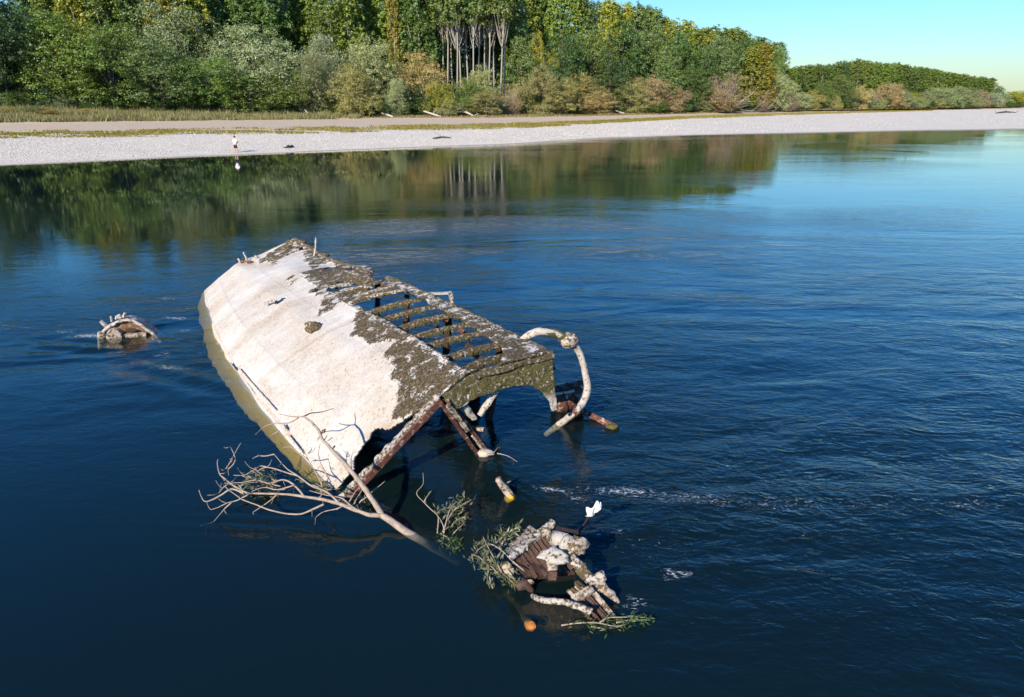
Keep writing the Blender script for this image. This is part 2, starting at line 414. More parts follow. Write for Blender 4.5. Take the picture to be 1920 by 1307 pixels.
tcol = np.concatenate([np.linspace(-4, -0.6, 40), np.linspace(-0.55, 8.6, 340), np.linspace(8.7, 14, 40)])
def smooth_line(pts):
    q = np.stack([np.interp(tcol, CT, pts[:, k]) for k in range(3)], 1)
    ker = np.hanning(31); ker /= ker.sum()
    pad = np.concatenate([np.repeat(q[:1], 15, 0), q, np.repeat(q[-1:], 15, 0)])
    return np.stack([np.convolve(pad[:, k], ker, 'valid') for k in range(3)], 1)
LN = [smooth_line(c) for c in CTRL]
LN[0][:, 1] += 0.5 * vnoise(np.stack([LN[0][:, 0] * 0.16, LN[0][:, 0] * 0, LN[0][:, 0] * 0], 1)) + 0.15 * vnoise(np.stack([LN[0][:, 0] * 0.7, LN[0][:, 0] * 0, LN[0][:, 0] * 0], 1), 1, 5)
def shift(q, dy, z): r = q.copy(); r[:, 1] += dy; r[:, 2] = z; return r
back1 = LN[4].copy(); back1[:, 1] += 70; back1[:, 2] += 0.8
back2 = LN[4].copy(); back2[:, 1] += 600; back2[:, 2] += 1.0
back3 = LN[4].copy(); back3[:, 0] *= 9; back3[:, 1] = 5200; back3[:, 2] = 2.0
rows, band, wet = [], [], []
def add_rows(a, b, n, b0, b1, w0=0, w1=0, last=False):
    for i in range(n + (1 if last else 0)):
        k = i / n; rows.append(a * (1 - k) + b * k); band.append(b0 + (b1 - b0) * k); wet.append(w0 + (w1 - w0) * k)
add_rows(shift(LN[0], -14, -4.2), shift(LN[0], -5, -0.95), 6, 0, 0, 1, 1)
add_rows(shift(LN[0], -5, -0.95), LN[0], 8, 0, 0, 1, 0.9)
w15 = LN[0] * 0.955 + LN[1] * 0.045
add_rows(LN[0], w15, 2, 0, 0, 0.9, 0.0)
add_rows(w15, LN[1], 22, 0, 0)
add_rows(LN[1], LN[2], 8, 0.25, 0.6)
add_rows(LN[2], LN[3], 10, 0.9, 1.05)
add_rows(LN[3], LN[4], 12, 1.15, 1.9)
add_rows(LN[4], back1, 10, 1.95, 2.0)
add_rows(back1, back2, 4, 2, 2)
add_rows(back2, back3, 2, 2, 2, last=True)
G = np.array(rows); nr = len(G)
bandA = np.repeat(np.array(band), NCOL); wetA = np.repeat(np.array(wet), NCOL)
Gf = G.reshape(-1, 3).copy()
msk = (Gf[:, 2] > 0.15) & (Gf[:, 1] < 400)
Gf[msk, 2] += 0.05 * fbm(Gf[msk], 0.35, 3) + 0.02 * fbm(Gf[msk], 1.8, 9)
def grid_quads(nr, nc):
    i = np.arange(nr - 1)[:, None] * nc + np.arange(nc - 1)[None, :]
    return np.stack([i, i + 1, i + 1 + nc, i + nc], -1).reshape(-1, 4)
ground = link_mesh('ground', mesh_np('ground', Gf, grid_quads(nr, NCOL), True, {'band': bandA, 'wet': wetA}), M['ground'])
tag(ground, 'pale gravel river bank with a sandy strip and wooded soil behind', None, None, 'structure')
bb = MB(); bb.add([(-5000, -600, -4.0), (5000, -600, -4.0), (5000, 5200, -4.0), (-5000, 5200, -4.0)], [(0, 1, 2, 3)])
tag(bb.build('river_bed', M['bed']), 'dark river bed under the water', None, None, 'structure')

def line_at(t, k):                      # a point of line k at column parameter t
    return np.array([np.interp(t, tcol, LN[k][:, j]) for j in range(3)])
def t_of_px(px, k=4):                   # column parameter whose point on line k stands at pixel column px
    x, _ = proj(LN[k]); o = np.argsort(x); return float(np.interp(px, x[o], tcol[o]))
def ground_z(x, y):                     # height of the bank at x, y
    c = int(np.argmin(np.abs(G[:, :, 0] - x).min(0) * 0 + np.abs(np.array([np.interp(y, G[:, j, 1], G[:, j, 0]) for j in range(0, NCOL, 4)]) - x).repeat(4)[:NCOL]))
    return float(np.interp(y, G[:, c, 1], G[:, c, 2]))

def axis(lo, hi, step, far_lo, far_hi, g=1.09):
    a = list(np.arange(lo, hi + 1e-6, step)); s = step
    while a[-1] < far_hi: s *= g; a.append(a[-1] + s)
    s = step; b = []
    c = lo
    while c > far_lo: s *= g; c -= s; b.append(c)
    return np.array(b[::-1] + a)
WX, WY = axis(-12.5, 13.5, 0.085, -4500, 4500), axis(3.6, 25, 0.08, -450, 5000)
gx, gy = np.meshgrid(WX, WY)
wp = np.stack([gx.ravel(), gy.ravel(), np.zeros(gx.size)], 1)
def blob(c, rx, ry, rot=0.0):
    dx, dy = wp[:, 0] - c[0], wp[:, 1] - c[1]; cr, sr = math.cos(rot), math.sin(rot)
    return np.exp(-(((dx * cr + dy * sr) / rx) ** 2 + ((-dx * sr + dy * cr) / ry) ** 2))
def sstep(a, b, x): k = np.clip((x - a) / (b - a), 0, 1); return k * k * (3 - 2 * k)
dist = np.hypot(wp[:, 0], wp[:, 1])
right = sstep(-1.0, 3.0, wp[:, 0])
lee = right * np.exp(-((wp[:, 1] - 9.0) / 4.2) ** 2)                          # churned water downstream of the wreck
turb = 0.20 + 0.42 * sstep(10, 15, wp[:, 1]) * sstep(-14, -4, wp[:, 0] + 3) + 0.85 * lee
turb += 0.5 * blob(P(230, 640), 3.0, 1.6) + 0.45 * blob(P(330, 640), 2.2, 2.6)
turb *= 1 - 0.85 * sstep(20, 46, wp[:, 1])
turb *= 1 - 0.55 * sstep(90, 200, wp[:, 1])
calm = sstep(1.0, -2.5, wp[:, 0]) * sstep(10.5, 8.0, wp[:, 1])
turb *= 1 - 0.42 * calm
turb *= 1 - 0.62 * sstep(-4.5, -11, wp[:, 0]) * sstep(17.5, 25, wp[:, 1])
foam = np.zeros(len(wp))
for px, py, rx, ry, k, ro in [(1035, 918, .42, .10, 1.0, -.3), (1085, 938, .30, .09, .9, -.5), (1175, 922, .9, .22, .85, -.12), (1290, 935, 1.3, .36, .68, -.15), (1450, 945, 1.4, .30, .6, -.1),
                              (1640, 950, 1.2, .3, .55, -.05), (1820, 947, .8, .22, .62, -.1), (1265, 1078, .30, .14, .85, .2), (1190, 1130, .25, .2, .75, 0), (1140, 1000, .4, .2, .6, 0),
                              (165, 630, .55, .25, 1.0, -.1), (120, 622, .5, .2, .75, 0), (330, 598, .55, .18, .95, -.15), (312, 560, .6, .25, .75, 0), (322, 690, .6, .22, .85, -.25), (305, 665, .35, .25, .7, 0), (345, 620, .3, .2, .8, .5),
                              (1560, 1010, 1.4, .25, .42, -.1), (1240, 1030, .9, .5, .42, 0), (940, 990, .5, .15, .55, -.2), (1000, 860, .5, .15, .35, -.2)]:
    foam = np.maximum(foam, 0.9 * k * blob(P(px, py), rx, ry, ro))
cq = wp.copy(); cq[:, 2] = 0
ca, sa = math.cos(R(-12)), math.sin(R(-12))
rot = np.stack([(cq[:, 0] * ca - cq[:, 1] * sa) * 0.55, (cq[:, 0] * sa + cq[:, 1] * ca) * 1.25, cq[:, 2]], 1)
warp = rot + 0.55 * np.stack([vnoise(rot, 0.7, 3), vnoise(rot, 0.7, 4), np.zeros(len(rot))], 1)
ridge = 1 - np.abs(vnoise(warp, 0.85, 11)) * 2
ridge2 = 1 - np.abs(vnoise(warp, 2.1, 21)) * 2
nearf = sstep(32, 18, wp[:, 1]) * sstep(22, 14, np.abs(wp[:, 0]))
hh = (0.045 * fbm(warp, 0.45, 2, 2) + 0.017 * ridge + 0.009 * ridge2) * np.clip(turb - 0.12, 0, 1.2) * nearf
# the current wraps the wreck: small standing crests along the left plating and behind the float
hh += nearf * 0.035 * blob(P(150, 650), 1.2, .5, -.2) * np.sin(wp[:, 1] * 9 + wp[:, 0] * 2)
hh += nearf * 0.03 * blob(P(330, 700), 1.6, .7, -.45) * np.sin(wp[:, 1] * 7 + wp[:, 0] * 4)
hh += nearf * 0.010 * blob(P(480, 975), 1.1, .45, .1) * np.sin(wp[:, 1] * 26 + wp[:, 0] * 2)
wp[:, 2] = hh
nx, ny = len(WX), len(WY)
Q = grid_quads(ny, nx)
base = len(wp)
ring = list(range(nx)) + [i * nx + nx - 1 for i in range(1, ny)] + [(ny - 1) * nx + i for i in range(nx - 2, -1, -1)] + [i * nx for i in range(ny - 2, 0, -1)]
low = wp[ring].copy(); low[:, 2] = -4.6
side = [(ring[(i + 1) % len(ring)], ring[i], base + i, base + (i + 1) % len(ring)) for i in range(len(ring))]
cen = base + len(ring)
WV = np.concatenate([wp, low, [[0, 0, -4.6]]])
caps = [(base + i, cen, cen, base + (i + 1) % len(ring)) for i in range(len(ring))]
me = bpy.data.meshes.new('river_water')
wfaces = Q.tolist() + side + [(a, b, d) for a, b, c, d in caps]
me.from_pydata(WV.tolist(), [], wfaces); me.update()
me.polygons.foreach_set('use_smooth', np.array([True] * len(Q) + [False] * (len(wfaces) - len(Q))))
z0 = np.zeros(len(ring) + 1)
for n_, a_ in (('turb', np.concatenate([turb, z0])), ('foam', np.concatenate([foam, z0]))):
    at = me.attributes.new(n_, 'FLOAT', 'POINT'); at.data.foreach_set('value', a_.astype(np.float32))
tag(link_mesh('river_water', me, M['water']), 'dark blue flowing river water', None, None, 'structure')

# ================================================================== TREES
def leaf_quads(c, n, size, aspect, seed, droop=0.0):
    rg = np.random.default_rng(seed); N = len(c)
    r = rg.normal(size=(N, 3)); r[:, 2] -= droop * 2.5
    t = np.cross(n, r) if droop == 0 else r - n * (r * n).sum(1)[:, None]
    t /= np.linalg.norm(t, axis=1)[:, None] + 1e-9
    b = np.cross(n, t); s = size[:, None]
    V = np.stack([c - t * s, c + b * s * aspect + n * s * 0.15, c + t * s, c - b * s * aspect + n * s * 0.15], 1).reshape(-1, 3)
    tint = np.repeat(np.clip(rg.beta(2.2, 2.2, N), 0, 1), 4)
    return V, np.arange(N * 4).reshape(-1, 4), tint
def crown_mesh(name, lobes, per, leaf, aspect=0.6, seed=0, droop=0.0, spread=0.55):
    rg = np.random.default_rng(seed); C, Nn, S = [], [], []
    for (c, r) in lobes:
        n = max(12, int(per * (r[0] * r[2]) ** 0.9 / 0.03 ** 0.9))
        m_ = max(5, n // 26)                        # leafy shoots that make up the lobe
        sd = rg.normal(size=(m_, 3)); sd[:, 2] += 0.25; sd /= np.linalg.norm(sd, axis=1)[:, None]
        sk_ = 0.5 + 0.55 * rg.random(m_) ** 0.5
        ii = rg.integers(0, m_, n); off = rg.normal(size=(n, 3)) * np.array([0.17, 0.17, 0.12])
        d = sd[ii] * sk_[ii][:, None] + off
        p = np.array(c) + d * np.array(r)
        nn = d * 0.8 + off * 3.0 + rg.normal(size=(n, 3)) * spread; nn[:, 2] += 0.35; nn /= np.linalg.norm(nn, axis=1)[:, None]
        C.append(p); Nn.append(nn); S.append(leaf * (0.6 + 0.8 * rg.random(n)))
    C, Nn, S = np.concatenate(C), np.concatenate(Nn), np.concatenate(S)
    keep = C[:, 2] > 0.004
    V, Qd, tint = leaf_quads(C[keep], Nn[keep], S[keep], aspect, seed + 1, droop)
    return mesh_np(name, V, Qd, False, {'tint': tint})
def lobes_round(seed, z0, z1, rad, n, lr, top=0.75):
    rg = np.random.default_rng(seed); L = []
    zc, zr = (z0 + z1) / 2, (z1 - z0) / 2
    for i in range(n):
        d = rg.normal(size=3); d /= np.linalg.norm(d)
        k = (0.55 + 0.42 * rg.random()) * (1 + 0.30 * float(vnoise(d * 1.4 + seed * 3.7, 1.0, seed)))
        wz = 1 - 0.25 * max(0, d[2])
        c = (d[0] * rad * k * wz, d[1] * rad * k * wz, zc + d[2] * zr * (0.68 + 0.2 * rg.random()))
        r = lr * (0.5 + 1.0 * rg.random() ** 1.4); L.append((c, (r, r, r * (0.7 + 0.3 * rg.random()))))
    L.append(((0, 0, zc), (rad * 0.6, rad * 0.6, zr * 0.7)))
    return L
def lobes_poplar(seed, z0, z1, rad, n):
    rg = np.random.default_rng(seed); L = []
    for i in range(n):
        f = rg.random() ** 0.8; z = z0 + (z1 - z0) * f
        w = rad * (0.35 + 0.75 * math.sin(math.pi * min(1, 0.18 + 0.82 * f)) ** 0.7) * (1.0 - 0.55 * f ** 3)
        a = rg.random() * 6.283; k = rg.random() ** 0.5
        L.append(((math.cos(a) * w * k, math.sin(a) * w * k, min(z, z1 - 0.03)), (0.035 + 0.025 * rg.random(), 0.035 + 0.025 * rg.random(), 0.05 + 0.04 * rg.random())))
    return L
def trunk_mesh(name, lobes, seed, rbase, zfork, pale=False, nl=9, seg=7):
    rg = np.random.default_rng(seed); b = MB()
    top = np.array([rg.normal() * 0.015, rg.normal() * 0.015, 0.93])
    mid = np.array([rg.normal() * 0.012, rg.normal() * 0.012, zfork])
    b.tube([(0, 0, -0.02), (0.002, 0, 0.03), mid * 0.55, mid, mid * 0.45 + top * 0.55, top], [rbase * 1.5, rbase, rbase * 0.85, rbase * 0.7, rbase * 0.4, rbase * 0.1], seg, sub=2)
    pick = rg.permutation(len(lobes))[:nl]
    for i in pick:
        c = np.array(lobes[i][0]); z = zfork * (0.75 + 0.3 * rg.random())
        s = mid * (z / zfork)
        if c[2] < z: s = mid * max(0.15, c[2] / zfork * 0.6)
        m = s * 0.5 + c * 0.5 + np.array([0, 0, -0.02 if not pale else -0.05])
        b.tube([s, m, c], [rbase * 0.45, rbase * 0.3, rbase * 0.1], 5, sub=2)
    me = bpy.data.meshes.new(name); me.from_pydata(b.v, [], b.f); me.update()
    me.polygons.foreach_set('use_smooth', np.full(len(me.polygons), True))
    me.materials.append(M['bark_pale'] if pale else M['bark']); return me
KIND = {}
def add_kind(k, variants):
    KIND[k] = variants
def mk_kind(k, nvar, fn): add_kind(k, [fn(i) for i in range(nvar)])
def broad(i):
    L = lobes_round(100 + i, 0.03, 0.97, 0.36, 60, 0.105)
    c = crown_mesh('crown', L, 760, 0.0088, 0.62, 300 + i); c.materials.append(M['leaf'])
    return c, trunk_mesh('trunk', L, 500 + i, 0.017, 0.32)
def bushy(i):
    L = lobes_round(1100 + i, -0.1, 0.96, 0.50, 42, 0.17)
    c = crown_mesh('crown', L, 520, 0.0155, 0.34, 1300 + i, 0.25); c.materials.append(M['leaf'])
    return c, trunk_mesh('trunk', L, 1500 + i, 0.022, 0.2, nl=10)
def feather(i):
    L = lobes_round(2100 + i, 0.0, 0.97, 0.34, 40, 0.12)
    L = [((c[0], c[1], c[2]), (r[0] * 0.9, r[1] * 0.9, r[2] * 1.35)) for c, r in L]
    c = crown_mesh('crown', L, 640, 0.0105, 0.38, 2300 + i, 0.5, 0.7); c.materials.append(M['leaf'])
    return c, trunk_mesh('trunk', L, 2500 + i, 0.016, 0.3)
def poplar(i):
    L = lobes_poplar(3100 + i, 0.70, 0.99, 0.09, 46)
    c = crown_mesh('crown', L, 560, 0.0075, 0.7, 3300 + i); c.materials.append(M['leaf'])
    return c, trunk_mesh('trunk', L, 3500 + i, 0.0062, 0.64, True, nl=18)
def poplar_full(i):
    L = lobes_poplar(4100 + i, 0.10, 0.99, 0.105, 135)
    c = crown_mesh('crown', L, 560, 0.0075, 0.7, 4300 + i); c.materials.append(M['leaf'])
    return c, trunk_mesh('trunk', L, 4500 + i, 0.0085, 0.6, True, nl=10)
def twiggy(i):
    rg = np.random.default_rng(5100 + i); b = MB()
    L = lobes_round(5200 + i, -0.05, 0.95, 0.5, 34, 0.15)
    for c, r in L:
        for k in range(9):
            e = np.array(c) + rg.normal(size=3) * np.array(r) * 0.75; e[2] = max(e[2], 0.03)
            s = np.array([rg.normal() * 0.05, rg.normal() * 0.05, 0.0]); m = s * 0.45 + e * 0.55 + rg.normal(size=3) * 0.05; m[2] = max(0.02, m[2])
            b.tube([s, m, e], [0.007, 0.004, 0.0012], 3, cap=False)
    me = bpy.data.meshes.new('trunk'); me.from_pydata(b.v, [], b.f); me.update(); me.materials.append(M['branch'])
    c = crown_mesh('crown', L, 105, 0.022, 0.16, 5300 + i, 0.0, 1.2); c.materials.append(M['leaf'])
    return c, me
mk_kind('broad', 5, broad); mk_kind('bushy', 4, bushy); mk_kind('feather', 4, feather)
mk_kind('poplar', 4, poplar); mk_kind('poplar_full', 4, poplar_full); mk_kind('twiggy', 2, twiggy)
WIDTH = {'broad': 0.84, 'bushy': 1.24, 'feather': 0.80, 'poplar': 0.22, 'poplar_full': 0.26, 'twiggy': 1.2}
NAMES = {'broad': 'broadleaf_tree', 'bushy': 'willow_bush', 'feather': 'silver_willow_tree', 'poplar': 'poplar_tree', 'poplar_full': 'poplar_tree', 'twiggy': 'bare_bush'}
CATS = {'broad': 'tree', 'bushy': 'bush', 'feather': 'tree', 'poplar': 'tree', 'poplar_full': 'tree', 'twiggy': 'bush'}
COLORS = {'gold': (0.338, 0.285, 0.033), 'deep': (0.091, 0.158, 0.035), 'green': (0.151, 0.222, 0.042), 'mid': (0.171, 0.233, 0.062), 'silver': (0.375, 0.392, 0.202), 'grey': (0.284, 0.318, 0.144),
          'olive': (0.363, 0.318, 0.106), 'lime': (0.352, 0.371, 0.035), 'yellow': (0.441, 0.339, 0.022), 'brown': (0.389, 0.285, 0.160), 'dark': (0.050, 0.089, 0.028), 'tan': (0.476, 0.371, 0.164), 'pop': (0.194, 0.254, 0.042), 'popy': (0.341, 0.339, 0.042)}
tree_no = 0
def tree(px, top, w, kind, colour, back, label, group=None):
    """a tree seen at pixel column px with its top at pixel row top, back metres behind the edge of the wood"""
    global tree_no
    t = t_of_px(px); p = line_at(t, 4); d = p[:2] / np.linalg.norm(p[:2]); p = p.copy(); p[:2] += d * back
    p[2] = p[2] + min(back, 70) / 70 * 0.8 - 0.05
    tp = PY(px, top, p[1]); h = tp[2] - p[2]
    wm = w / F * (p[1] * CP + CAMH * SP)
    vs = KIND[kind]; crown, trunk = vs[tree_no % len(vs)]; tree_no += 1
    rg = random.Random(tree_no * 77)
    o = empty(NAMES[kind], p, label, CATS[kind], group)
    o.rotation_euler = (0, 0, rg.random() * 6.283)
    o.scale = (wm / WIDTH[kind], wm / WIDTH[kind], h)
    c = COLORS[colour]; j = [1 + rg.uniform(-0.16, 0.16) for _ in range(2)]
    for nm, me in (('crown', crown), ('trunk', trunk)):
        q = bpy.data.objects.new(nm, me); COL.objects.link(q); q.parent = o
        q.color = (c[0] * j[0], c[1] * j[0] * (0.5 + 0.5 * j[1]), c[2] * j[1], 1)
    return o
FRONT = [
 (-70, -90, 190, 'broad', 'deep', 3, None), (22, -70, 170, 'broad', 'dark', 4, 'dark tall tree at the left edge of the photo'),  # shading of the left-edge tree is put into its darker leaf colour
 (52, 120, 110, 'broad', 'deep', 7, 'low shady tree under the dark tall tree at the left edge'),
 (120, 15, 190, 'broad', 'green', 3, 'large dense green tree, first right of the dark one at the left edge'),
 (218, 40, 170, 'broad', 'green', 1, 'broad mid-green tree above the tall grass, left of the dense grove'),
 (310, 70, 165, 'broad', 'mid', 0, 'leafy green tree whose low branches hang over pale stones'),
 (395, 90, 150, 'broad', 'green', 0, 'dense green tree standing behind the wading person'),
 (350, -5, 190, 'feather', 'grey', 10, 'tall grey-green tree rising behind the dense left grove'),
 (480, 38, 200, 'feather', 'silver', 5, 'large rounded silver-green tree right of the wading person'),
 (470, 130, 140, 'broad', 'mid', 0, 'lower green tree in front of the large silver-green one'),
 (545, 120, 110, 'broad', 'mid', 1, 'leaf-curtained green tree beside the slim grey willow'),
 (590, 93, 80, 'feather', 'grey', 0, 'slim grey-green willow among darker trees'),
 (615, 60, 110, 'feather', 'silver', 7, 'pale silver tree behind the slim grey willow'),
 (668, 128, 125, 'bushy', 'olive', 0, 'rounded olive willow with bare stems near the sand'),
 (690, 64, 150, 'feather', 'silver', 6, 'wide silver-green tree behind the rounded olive willow'),
 (745, 145, 60, 'feather', 'silver', 0, 'narrow silvery shrub-like willow left of the bright green bush'),
 (790, 92, 100, 'feather', 'tan', 4, 'pale tan-green tree just left of the bare poplar trunks'),
 (770, 150, 110, 'broad', 'deep', 5, 'shady dark green tree under the pale tan-green one'),
 (826, 146, 80, 'bushy', 'lime', 0, 'bright lime-green bush at the foot of the poplars'),
 (842, 186, 60, 'bushy', 'silver', -2, 'low silvery shrub in front of the bright lime bush'),
 (880, 148, 90, 'bushy', 'green', 3, 'green bush below the bare poplar trunks'),
 (912, 168, 100, 'bushy', 'olive', -1, 'wide low olive willow bush near the driftwood'),
 (898, 120, 80, 'feather', 'silver', 9, 'thin silver tree before the bare poplar trunks'),
 (958, 150, 60, 'twiggy', 'tan', 1, 'sparse bush with pale bare stems beside the low olive willow'),
 (1012, 124, 105, 'bushy', 'olive', 0, 'tall domed olive willow right of the pale bare stems'),
 (1050, 150, 90, 'bushy', 'olive', -2, 'olive willow leaning forward beside the tall domed one'),
 (1075, 126, 75, 'bushy', 'olive', 5, 'olive treetop behind the row of willow bushes'),
 (1122, 171, 100, 'bushy', 'tan', -2, 'low rounded pale willow dome nearest the grass strip'),
 (1098, 146, 95, 'bushy', 'olive', 2, 'olive willow behind the low rounded dome'),
 (1180, 150, 90, 'bushy', 'olive', 1, 'ragged olive willow right of the low rounded dome'),
 (1215, 136, 100, 'bushy', 'tan', 1, 'tall pale olive willow left of the reddish bare bush'),
 (1228, 186, 60, 'broad', 'green', -2, 'small fresh green bush at the edge of the grass strip'),
 (1262, 160, 80, 'bushy', 'brown', 1, 'brownish thin willow left of the reddish bare bush'),
 (1345, 128, 150, 'twiggy', 'brown', 0, 'large reddish-brown bare bush below the dark trees'),
 (1330, 160, 100, 'bushy', 'tan', 2, 'pale willow tangled in the large reddish bare bush'),
 (1422, 86, 55, 'poplar_full', 'gold', 2, 'narrow yellow poplar near the end of the wood'),
 (1400, 90, 60, 'poplar_full', 'popy', 4, 'yellow-green poplar left of the narrow yellow one'),
 (1425, 165, 60, 'twiggy', 'brown', -1, 'small brown bare bush under the narrow yellow poplar'),
 (1455, 130, 70, 'feather', 'silver', 0, 'silver-green willow at the right end of the near wood'),
 (1478, 168, 50, 'twiggy', 'brown', -1, 'small brown bare bush at the right end of the near wood'),
]
for k, (px, top, w, kd, col, back, lab) in enumerate(FRONT):
    tree(px, top, w, kd, col, back, lab or 'tall dark green tree beyond the left edge of the picture', 'trees along the edge of the near wood')
# second row of round dark trees, right half of the near wood
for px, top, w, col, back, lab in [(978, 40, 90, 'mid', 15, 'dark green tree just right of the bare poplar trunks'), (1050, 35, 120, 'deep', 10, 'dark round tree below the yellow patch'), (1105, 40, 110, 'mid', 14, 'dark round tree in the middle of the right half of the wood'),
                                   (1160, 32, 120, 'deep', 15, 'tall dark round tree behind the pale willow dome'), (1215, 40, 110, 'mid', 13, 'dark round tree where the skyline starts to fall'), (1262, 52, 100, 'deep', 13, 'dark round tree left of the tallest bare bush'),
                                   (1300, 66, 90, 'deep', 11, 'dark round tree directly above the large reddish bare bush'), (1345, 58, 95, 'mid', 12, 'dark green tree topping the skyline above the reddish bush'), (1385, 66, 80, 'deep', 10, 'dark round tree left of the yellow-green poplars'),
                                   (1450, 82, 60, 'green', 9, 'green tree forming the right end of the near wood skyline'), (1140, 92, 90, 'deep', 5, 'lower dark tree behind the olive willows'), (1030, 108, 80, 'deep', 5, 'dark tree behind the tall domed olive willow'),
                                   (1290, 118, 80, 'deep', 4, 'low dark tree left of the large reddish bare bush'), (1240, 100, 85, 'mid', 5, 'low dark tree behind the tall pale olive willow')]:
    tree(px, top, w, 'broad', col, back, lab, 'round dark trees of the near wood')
tree(1006, 54, 46, 'broad', 'gold', 13, 'small tree with yellow autumn leaves among dark green ones')
tree(1034, 88, 40, 'broad', 'gold', 9, 'low yellow-leaved tree just below the other small yellow one')
tree(745, -45, 32, 'poplar_full', 'gold', 14, 'tall bright yellow poplar against green ones')
tree(85, 5, 60, 'broad', 'dark', 22, 'dark treetop with sky gaps near the top left corner')
# poplar plantation behind the edge
rp = random.Random(5)
for px in range(120, 825, 27):
    tree(px + rp.uniform(-8, 8), rp.uniform(-75, -20), 74, 'poplar_full', rp.choice(['pop', 'popy', 'pop', 'green']), rp.uniform(13, 30), 'tall green poplar of the plantation behind the left grove', 'plantation poplars behind the left grove')
for px, top in [(832, -30), (840, -36), (850, -42), (858, -33), (866, -38), (880, -50), (888, -36), (897, -40), (908, -46), (916, -34), (927, -38), (938, -42), (946, -30)]:
    gap_no = globals().get('gap_no', 0) + 1
    tree(px, top, 58, 'poplar', 'mid', 12 + rp.uniform(0, 4), ['first', 'second', 'third', 'fourth', 'fifth', 'sixth', 'seventh', 'eighth', 'ninth', 'tenth', 'eleventh', 'twelfth', 'thirteenth'][gap_no - 1] + ' poplar from the left with a bare pale trunk in the gap of the wood', 'bare-trunked poplars in the gap')
for px in range(826, 960, 15):
    tree(px, rp.uniform(-45, -15), 62, 'poplar', 'mid', rp.uniform(20, 34), 'poplar in the shade behind the bare pale trunks', 'shaded poplars behind the gap')
sky_x, sky_y = [940, 1000, 1100, 1200, 1240, 1290, 1330, 1380, 1410, 1455], [-20, -12, 2, 14, 36, 58, 55, 62, 75, 86]
for px in range(950, 1450, 18):
    tree(px + rp.uniform(-5, 5), np.interp(px, sky_x, sky_y) + rp.uniform(-7, 7), 60, 'poplar_full', rp.choice(['pop', 'popy', 'pop', 'mid']), rp.uniform(16, 34), 'poplar treetop on the falling skyline of the near wood', 'poplars on the skyline of the near wood')
# far wood beyond the bend
FAR = [(1500, 172, 46, 'bushy', 'silver'), (1520, 170, 44, 'bushy', 'olive'), (1540, 150, 40, 'broad', 'green'), (1570, 138, 58, 'broad', 'mid'), (1580, 170, 40, 'broad', 'deep'), (1608, 160, 46, 'bushy', 'tan'), (1635, 166, 44, 'twiggy', 'brown'), (1660, 150, 56, 'bushy', 'tan'), (1690, 166, 40, 'bushy', 'grey'),
       (1708, 172, 26, 'broad', 'lime'), (1728, 172, 40, 'bushy', 'grey'), (1760, 158, 60, 'bushy', 'grey'), (1790, 160, 50, 'bushy', 'grey'), (1815, 164, 40, 'bushy', 'grey'), (1838, 170, 34, 'bushy', 'brown'), (1860, 170, 34, 'bushy', 'silver'), (1880, 176, 34, 'bushy', 'grey'), (1900, 168, 38, 'broad', 'popy'), (1925, 166, 44, 'broad', 'popy')]
FARL = ['silvery bush at the near end of the far wood', 'second bush of the far wood, olive', 'slim green tree near the start of the far wood', 'tallest round green tree before the far plantation', 'dark green bush under the tallest round tree of the far wood', 'pale tan bush right of the dark green far bush', 'brown bare bush in the far wood', 'wide pale willow in the middle of the far wood', 'grey-green bush left of the small lime tree', 'small lime-green tree in the far wood', 'rounded grey bush right of the small lime tree', 'large grey-green willow of the far wood', 'grey-green willow right of the large one', 'smaller grey willow toward the end of the far wood', 'brownish bush between grey willows of the far wood', 'silvery bush near the end of the far wood', 'last grey bush before the far wood ends', 'yellow-green tree at the far right of the bank', 'yellow-green tree cut by the right edge of the photo']
for (px, top, w, kd, col), lab in zip(FAR, FARL):
    tree(px, top, w * 1.25, kd, col, 2 + rp.random() * 4, lab, 'trees along the far wood')
fx, fy = [1462, 1500, 1560, 1600, 1680, 1760, 1850, 1868, 1900], [130, 127, 121, 115, 124, 137, 150, 160, 172]
for px in list(range(1462, 1856, 9)):
    tree(px, np.interp(px, fx, fy) + rp.uniform(-2, 2), 32, 'poplar_full', rp.choice(['pop', 'green', 'pop']), 26 + rp.random() * 10, 'poplar in the even row of the far plantation', 'poplars of the far plantation')
tree(1572, 111, 40, 'broad', 'deep', 30, 'dark treetop highest on the far skyline')
tree(1868, 160, 30, 'broad', 'deep', 30, 'dark round tree where the far plantation ends')
for px, top in [(1890, 172), (1912, 170), (1940, 168), (1965, 170)]:
    tree(px, top, 50, 'broad', 'pop', 22, 'distant green tree at the right end of the bank', 'distant trees at the right end')

# trees deep in the wood and low scrub along its foot
for px in range(-60, 1440, 34):
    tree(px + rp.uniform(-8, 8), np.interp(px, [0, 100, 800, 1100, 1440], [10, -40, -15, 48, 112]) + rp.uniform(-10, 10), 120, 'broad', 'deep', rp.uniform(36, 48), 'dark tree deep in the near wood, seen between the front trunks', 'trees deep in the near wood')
for px in range(-40, 1460, 30):
    tree(px + rp.uniform(-9, 9), np.interp(px, [0, 640, 1440], [172, 178, 182]) + rp.uniform(-10, 12), 62, 'bushy', rp.choice(['deep', 'green', 'mid', 'grey']), rp.uniform(1.0, 3.5), 'low green scrub at the shaded foot of the near wood', 'scrub at the foot of the near wood')
for px, top, w, col in [(30, 205, 60, 'olive'), (62, 198, 66, 'grey'), (95, 206, 60, 'tan'), (135, 208, 56, 'olive'), (160, 203, 46, 'tan'), (205, 214, 50, 'olive'), (245, 217, 44, 'grey'), (5, 200, 50, 'tan')]:
    tree(px, top, w, 'bushy', col, -7 + rp.random() * 3, 'low weedy shrub among the tall dry grass at left', 'weedy shrubs in the tall grass')
